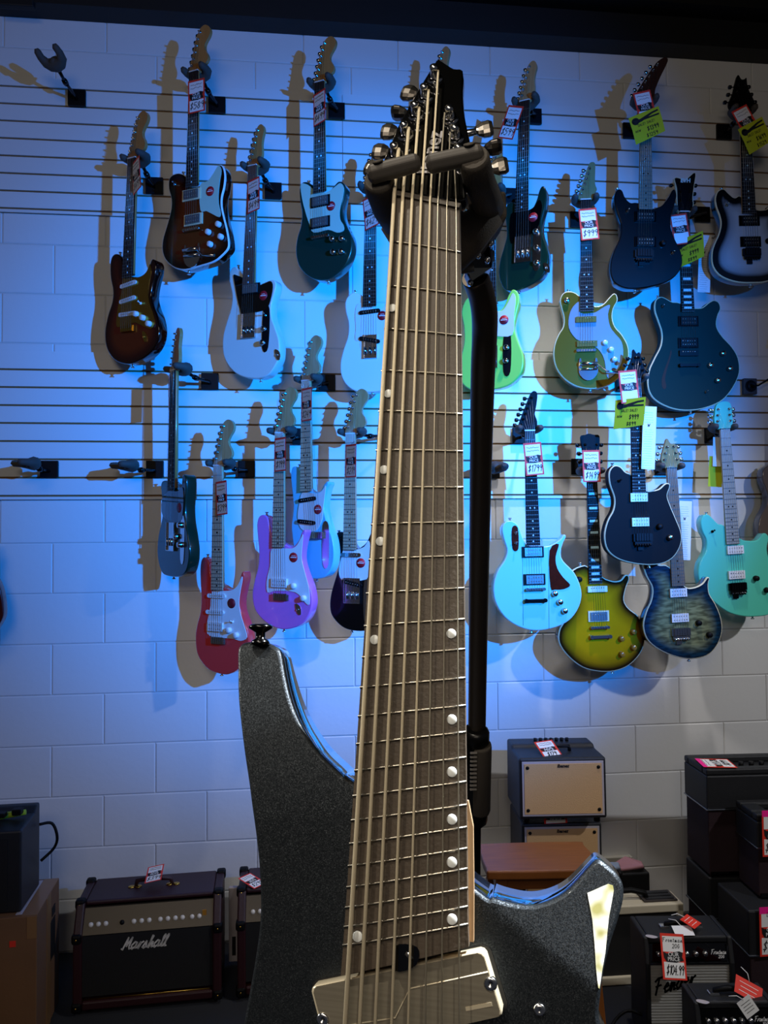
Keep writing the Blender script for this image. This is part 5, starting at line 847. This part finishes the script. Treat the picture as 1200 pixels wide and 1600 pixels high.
for x, y in DOTS: MB().lathe((x, y, -.0004), [(.0031, 0), (.0031, .0010), (.0028, .0012), (0, .0012)], seg=20).build('inlay_dot', 'dot_white', big)
d = (n1-n0).normalized(); px_ = Vector((-d.y, d.x, 0))
mb = MB(); mb.hexa([n0-px_*.0005+Vector((0, 0, -.007)), n1-px_*.0005+Vector((0, 0, -.007)), n1+px_*.0042+Vector((0, 0, -.007)), n0+px_*.0042+Vector((0, 0, -.007)),
    n0-px_*.0005+Vector((0, 0, .0022)), n1-px_*.0005+Vector((0, 0, .0018)), n1+px_*.0042+Vector((0, 0, .0004)), n0+px_*.0042+Vector((0, 0, .0008))]); mb.build('nut', 'nut_dark', big, bevel=.0006)
# headstock, tilted back
TT = math.tan(R(11)); hz = lambda y: -.006 - TT*max(y, -.02)
hp = smooth_loop(HEAD, 3)
if area(hp) < 0: hp = hp[::-1]
mb = MB(); hi = inset(hp, .0012)
mb.rings([[(x, y, hz(y)-.015) for x, y in hi], [(x, y, hz(y)-.0135) for x, y in hp], [(x, y, hz(y)-.0012) for x, y in hp], [(x, y, hz(y)) for x, y in hi]])
hs = mb.build('headstock', 'head_gloss', big)
for p in hs.data.polygons: p.use_smooth = len(p.vertices) == 4
lg = text_obj('Ibanez', .019, 'logo_silver', big, (0, 0, 0), bold=.0004, thick=.0002)
a = Vector(LOGO[0]); b_ = Vector(LOGO[1]); c = (a+b_)/2; yy = (a-b_).normalized(); nn = Vector((0, math.sin(R(11)), math.cos(R(11)))); xx = yy.cross(nn)
L0 = max(v.co.x for v in lg.data.vertices)-min(v.co.x for v in lg.data.vertices); k = (a-b_).length/L0
Mx = Matrix((yy, -xx, nn)).transposed().to_4x4(); Mx.translation = c + nn*.0010; lg.matrix_local = Mx @ Matrix.Diagonal((k, k, 1, 1)); lg.name = 'logo'
# tuners and strings
nn = Vector((0, math.sin(R(11)), math.cos(R(11))))
SR = [.0015, .0013, .00114, .001, .00084, .00056, .00048, .00044]
postZ = []
for i, (x, y, z) in enumerate(POSTS):
    c = Vector((x, y, hz(y)))
    o = MB().lathe(c, [(.0066, 0), (.0066, .0012), (.0050, .0022), (.0036, .0026), (.0034, .007), (.0030, .0085), (.0034, .0095), (.0030, .012), (0, .0125)], nn, 20).build('tuner_post', 'chrome', big)
    MB().lathe(c, [(.0058, .0012), (.0058, .0030), (.0040, .0034)], nn, 6).build('bushing', 'blackchrome', o)
    kx, ky, kz = KNOBS[i]; kc = Vector((kx, ky, hz(ky)-.016)); s_ = -1 if i < 5 else 1
    bc = Vector((x+s_*.004, y-.002, hz(y)-.016))
    kd = (kc-bc).normalized(); 
    o = MB().tube([bc, bc+kd*.008, kc], [.0030, .0030, .0026], 12).build('tuner_shaft', 'chrome', big)
    rs = []
    sx = kd; sy = nn if i not in (3, 6) else (Vector((0, 1, 0)) - kd*kd.y).normalized(); sz = sx.cross(sy)
    for t, r1, r2 in ((-.0075, .003, .0022), (-.005, .0068, .0026), (0, .0098, .0038), (.006, .0102, .0040), (.0095, .0078, .0032), (.0098, .002, .001)):
        rs.append([kc + sx*t*.82 + sz*math.cos(q)*r1*.92*(1 if abs(math.cos(q)) < .8 else .93) + sy*math.sin(q)*r2*1.15 for q in [math.pi*2*j/12 for j in range(12)]])
    MB().rings(rs, True, smooth=False).build('tuner_button', 'dark_knob', o, bevel=.0004)
SB = [(-.0395+.0113*i*.985, -.672) for i in range(8)]
for i in range(8):
    xn, yn = STR_NUT[i]; xp, yp = STR_P[i]
    # straight from the nut through the pickup point to the bridge
    t = (-.675-yn)/(yp-yn); xe = xn+(xp-xn)*t
    P = [Vector((POSTS[i][0]+(.0036 if i < 5 else -.0036), POSTS[i][1], hz(POSTS[i][1])+.0085)), Vector((xn, yn+.003, .0018)), Vector((xn, yn, .0026)), Vector((xe, -.675, .0062))]
    MB().tube(P, SR[i], 8).build('string', 'bronze_string' if i < 5 else 'plain_string', big)
# pickup
q = smooth_loop(PICKUP, 1); c = Vector((sum(p[0] for p in PICKUP)/4, sum(p[1] for p in PICKUP)/4)); grow = lambda f, L: [tuple(c + (Vector(p)-c)*f) for p in L]
def rounded(L, r):
    out = []
    for i in range(len(L)):
        a, b_, d = Vector(L[i-1]), Vector(L[i]), Vector(L[(i+1) % len(L)]); u = (a-b_).normalized()*r; w_ = (d-b_).normalized()*r
        out += [tuple(b_+u), tuple(b_+u*.35+w_*.35), tuple(b_+w_)]
    return out
mb = MB(); P0 = rounded(PICKUP, .003); P1 = rounded(grow(.978, PICKUP), .003)
if area(P0) < 0: P0 = P0[::-1]; P1 = P1[::-1]
mb.rings([[(x, y, ZB-.002) for x, y in P0], [(x, y, -.0072) for x, y in P0], [(x, y, -.006) for x, y in P1]], True); pk = mb.build('pickup', ['rim_steel'], big)
MB().prism(rounded(grow(.972, PICKUP), .003), -.0062, -.0056).build('cover_plate', 'brushed', pk)
mb = MB(); mb.tube([(x, y, -.0055) for x, y in ZLINE], .00045, 6); mb.build('cover_line', 'rim_steel', pk)
MB().prism(rounded(grow(1.045, PICKUP), .004), ZB-.004, ZB+.0004).build('pickup_cavity', 'ink', big)
for x, y in PSCREW: MB().lathe((x, y, -.0075), [(.0040, 0), (.0040, .0022), (.0030, .0030), (.0012, .0026), (0, .0016)], seg=16).build('mounting_screw', 'chrome', pk)
MB().prism([(.036, -.541), (.051, -.5368), (.0515, -.5388), (.0365, -.543)], -.0056, -.0053).build('cover_emboss', 'rim_steel', pk)
MB().prism(smooth_loop([(TRUSS[0][0], TRUSS[0][1]), (TRUSS[1][0], TRUSS[1][1]), (TRUSS[2][0], TRUSS[2][1]-.002), (TRUSS[3][0], TRUSS[3][1]-.003)], 4), -.003, .0008).build('truss_rod_slot', 'black_gloss', big)
MB().cyl((.001, -.514, -.001), (.005, -.517, -.001), .0022, seg=10).build('truss_rod_wheel', 'chrome', big)
iz = lambda x, y: ZB + zf(x, y)
q = INLAY
if area(q) < 0: q = q[::-1]
mb = MB(); mb.rings([[(x, y, iz(x, y)-.001) for x, y in q], [(x, y, iz(x, y)+.0004) for x, y in q]], True, smooth=False); mb.build('pearl_inlay', 'pearl', big)
x, y = BSCREW[0]; MB().lathe((x, y, ZB), [(.0038, 0), (.0036, .0010), (.0020, .0018), (.0008, .001), (0, .001)], seg=16).build('body_screw', 'chrome', big)
MB().lathe((x+.004, y-.018, ZB), [(.0038, 0), (.0036, .0010), (.0020, .0018), (0, .001)], seg=16).build('body_screw', 'chrome', big)
x, y, z = STRAPB[0]; MB().lathe((x, y-.003, -.034), [(.0072, 0), (.0060, .003), (.0034, .0045), (.0034, .0085), (.0085, .0115), (.0088, .0130), (.0070, .0145), (.0035, .0138), (0, .013)], (-.03, 1, .05), 24).build('strap_button', 'blackchrome', big)
mb = MB(); mb.box((0, -.688, -.012), (.10, .03, .012)).build('bridge', 'blackchrome', big, bevel=.002)
for i in range(8): MB().box((-.043+.0123*i, -.680, -.002), (.009, .024, .010)).build('saddle', 'blackchrome', big, bevel=.001)
for x, y in ((.095, -.70), (.105, -.745)): MB().lathe((x, y, ZB), [(.010, 0), (.009, .014), (.008, .016), (0, .016)], seg=20).build('control_knob', 'blackchrome', big)
# ------------------------------------------------------------------ the stand
st = empty('guitar_stand', (POLE2[-1][0], POLE2[-1][1], 0)); tag(st, 'black stand with padded yoke and tall bent pole holding the eight-string guitar', 'stand'); bpy.context.view_layer.update()
off = Vector(st.location)
def sp(name, mb, m_, par=st, bev=0):
    for v_ in mb.bm.verts: v_.co -= off
    return mb.build(name, m_, par, bev)
mat('pole_black', '5a524a', .36, .7, .2); mat('grey_print', '8a8680', .5); mat('cap_grey', '55514c', .5)
X = Vector(MG['x']); Yv = Vector(MG['y']); Zv = Vector(MG['z']); OO = Vector(MG['o'])
Wp = lambda p: OO + X*p[0] + Yv*p[1] + Zv*p[2]
for arm, gate in ((ARMR, GATER), (ARML, GATEL)):
    P = [Vector(p) for p in arm]; s_ = 1 if arm is ARMR else -1
    o = sp('padded_arm', MB().tube([P[0]+(P[0]-P[1]).normalized()*.004]+P, [.010, .0115, .0118, .012, .0125], 20), 'foam', st)
    a, b_ = Wp(gate[0]), Wp(gate[1]); u = (b_-a).normalized(); w_ = Zv; v_ = u.cross(w_).normalized()
    if v_.z < 0: v_ = -v_
    v_ = (v_ - w_*.9).normalized() ; w2 = u.cross(v_).normalized()
    if w2.dot(Zv) < 0: w2 = -w2
    rs = []
    for t, r1 in ((-.004, .003), (-.002, .0058), (0, .0066), (.5, .0066), (1, .0062), (1.05, .0052), (1.1, .003)):
        c = a + u*(t if abs(t) < .01 and t < 0 else t*(b_-a).length)
        rs.append([c + v_*math.cos(q)*r1*.80 + w2*math.sin(q)*r1*1.15 for q in [math.pi*2*(j+.5)/8 for j in range(8)]])
    g_ = sp('yoke_gate', MB().rings(rs, True, smooth=False), 'cap_grey', st, .0012)
    top = a + u*(.006 if s_ < 0 else (b_-a).length-.006)
    sp('gate_pin', MB().lathe(top + w2*.0070, [(.0042, 0), (.0040, .0012), (0, .0014)], w2, 16), 'foam', g_)
# yoke body behind the neck
Yb = [Vector(p) for p in YOKEB]; back = Vector(fw)
ctr = (Vector(ARML[-1]) + Vector(ARMR[-1]))/2
cols = [Vector(ARML[-1])+Vector((-.004, 0, .004)), Vector(ARML[-1])+Vector((.018, .012, -.018)), ctr + Vector((.004, .016, -.028)), Vector(ARMR[-1])+Vector((-.022, .010, -.022)), Vector(ARMR[-1])+Vector((.003, 0, -.002))]
mb = MB(); mb.tube(cols, [.013, .018, .021, .021, .0135], 16); sp('yoke', mb, 'foam')
hull = [Vector(p) for p in YOKEB[1:5]] 
mb = MB(); d1 = Vector(fw)*.034; front = [Vector(ARMR[-1])+Vector((-.045, 0, .008)), Yb[1], Yb[2], Yb[3], Yb[4], Yb[4]+Vector((-.03, 0, .004))]
mb.rings([[p - Vector(fw)*.004 for p in front], [p + d1 for p in front]], True, smooth=False); sp('yoke_housing', mb, 'foam', st, .003)
H0 = Vector(HINGE[0]); hb = [Vector(p) for p in HINGE]
hf = [hb[1]+Vector((0, 0, -.002)), Vector(HINGE[2])+Vector((-.006, 0, .004)), Vector(HINGE[2])+Vector((.006, 0, -.004)), Vector(POLE[0])+Vector((.012, -.02, .002)), Vector(POLE[0])+Vector((-.008, -.02, -.012))]
mb = MB(); mb.rings([[p - Vector(fw)*.002 for p in hf], [p + Vector(fw)*.022 for p in hf]], True, smooth=False); hg = sp('hinge_bracket', mb, 'blackchrome', st, .002)
for p in HINGE[2:]: sp('screw', MB().lathe(Vector(p)-Vector(fw)*.010, [(.0026, -.004), (.0026, .001), (.0016, .0022), (0, .0022)], -Vector(fw), 12), 'chrome', hg)
mb = MB(); mb.tube([hb[1]+Vector((-.016, 0, -.004)), hb[1]+Vector((.006, -.002, 0))], .0045, 10); sp('yoke_stem', mb, 'cap_grey')
pp = smooth_path = []
PV = [Vector(p) for p in POLE]
for i in range(len(PV)-1):
    p0, p1, p2, p3 = PV[max(i-1, 0)], PV[i], PV[i+1], PV[min(i+2, len(PV)-1)]
    for j in range(5):
        t = j/5; pp.append(.5*((2*p1)+(p2-p0)*t+(2*p0-5*p1+4*p2-p3)*t*t+(3*p1-p0-3*p2+p3)*t**3))
pp.append(PV[-1]); sp('upper_pole', MB().tube(pp, [.0125+.0005*min(1, k/10) for k in range(len(pp))], 28), 'pole_black')
c0, c1 = Vector(CLUTCH[0]), Vector(CLUTCH[1]); u = (c1-c0).normalized(); L = (c1-c0).length
sp('clutch', MB().lathe(c0, [(.015, 0), (.0195, .006), (.0195, .022), (.0185, .024), (.0185, L-.024), (.0195, L-.022), (.0195, L-.006), (.013, L)], u, 12), 'satin_black', st)
e = Vector(rt); sp('clutch_grip', MB().lathe(c0 + e*.006 - Vector(fw)*.006, [(.0155, .026), (.0165, .03), (.0165, L-.03), (.0155, L-.026)], u, 16), 'foam', st)
mb = MB()
for k in range(10):
    mb.box(c0 + u*(.036+.0075*k) - Vector(fw)*.0225 + e*(-.006), (.010, .002, .0028))
sp('clutch_ridges', mb, 'grey_print', st)
P2 = [Vector(p) for p in POLE2]; P2[-1] = P2[-2].lerp(P2[-1], .86); sp('lower_pole', MB().tube(P2, .0105, 20), 'satin_black')
fz = P2[-1]
for an in (20, 140, 260):
    sp('leg', MB().tube([fz + Vector((0, 0, .10)), Vector((fz.x+.30*math.cos(R(an)), fz.y+.30*math.sin(R(an)), .012))], .010, 12), 'satin_black')
bb = Wp((0, -.85, -.04)); pj = P2[1].lerp(P2[2], .5)
sp('cradle', MB().tube([pj, bb+Vector((0, .05, -.03)), bb+Vector((-.0, .0, -.025))], [.009, .010, .011], 12), 'foam'); 
sp('cradle_fork', MB().tube([bb+X*-.10+Vector((0, 0, .0))+Zv*.03, bb+X*-.09+Vector((0, 0, -.022)), bb+Vector((0, 0, -.025)), bb+X*.09+Vector((0, 0, -.022)), bb+X*.10+Zv*.03], .009, 10), 'foam')
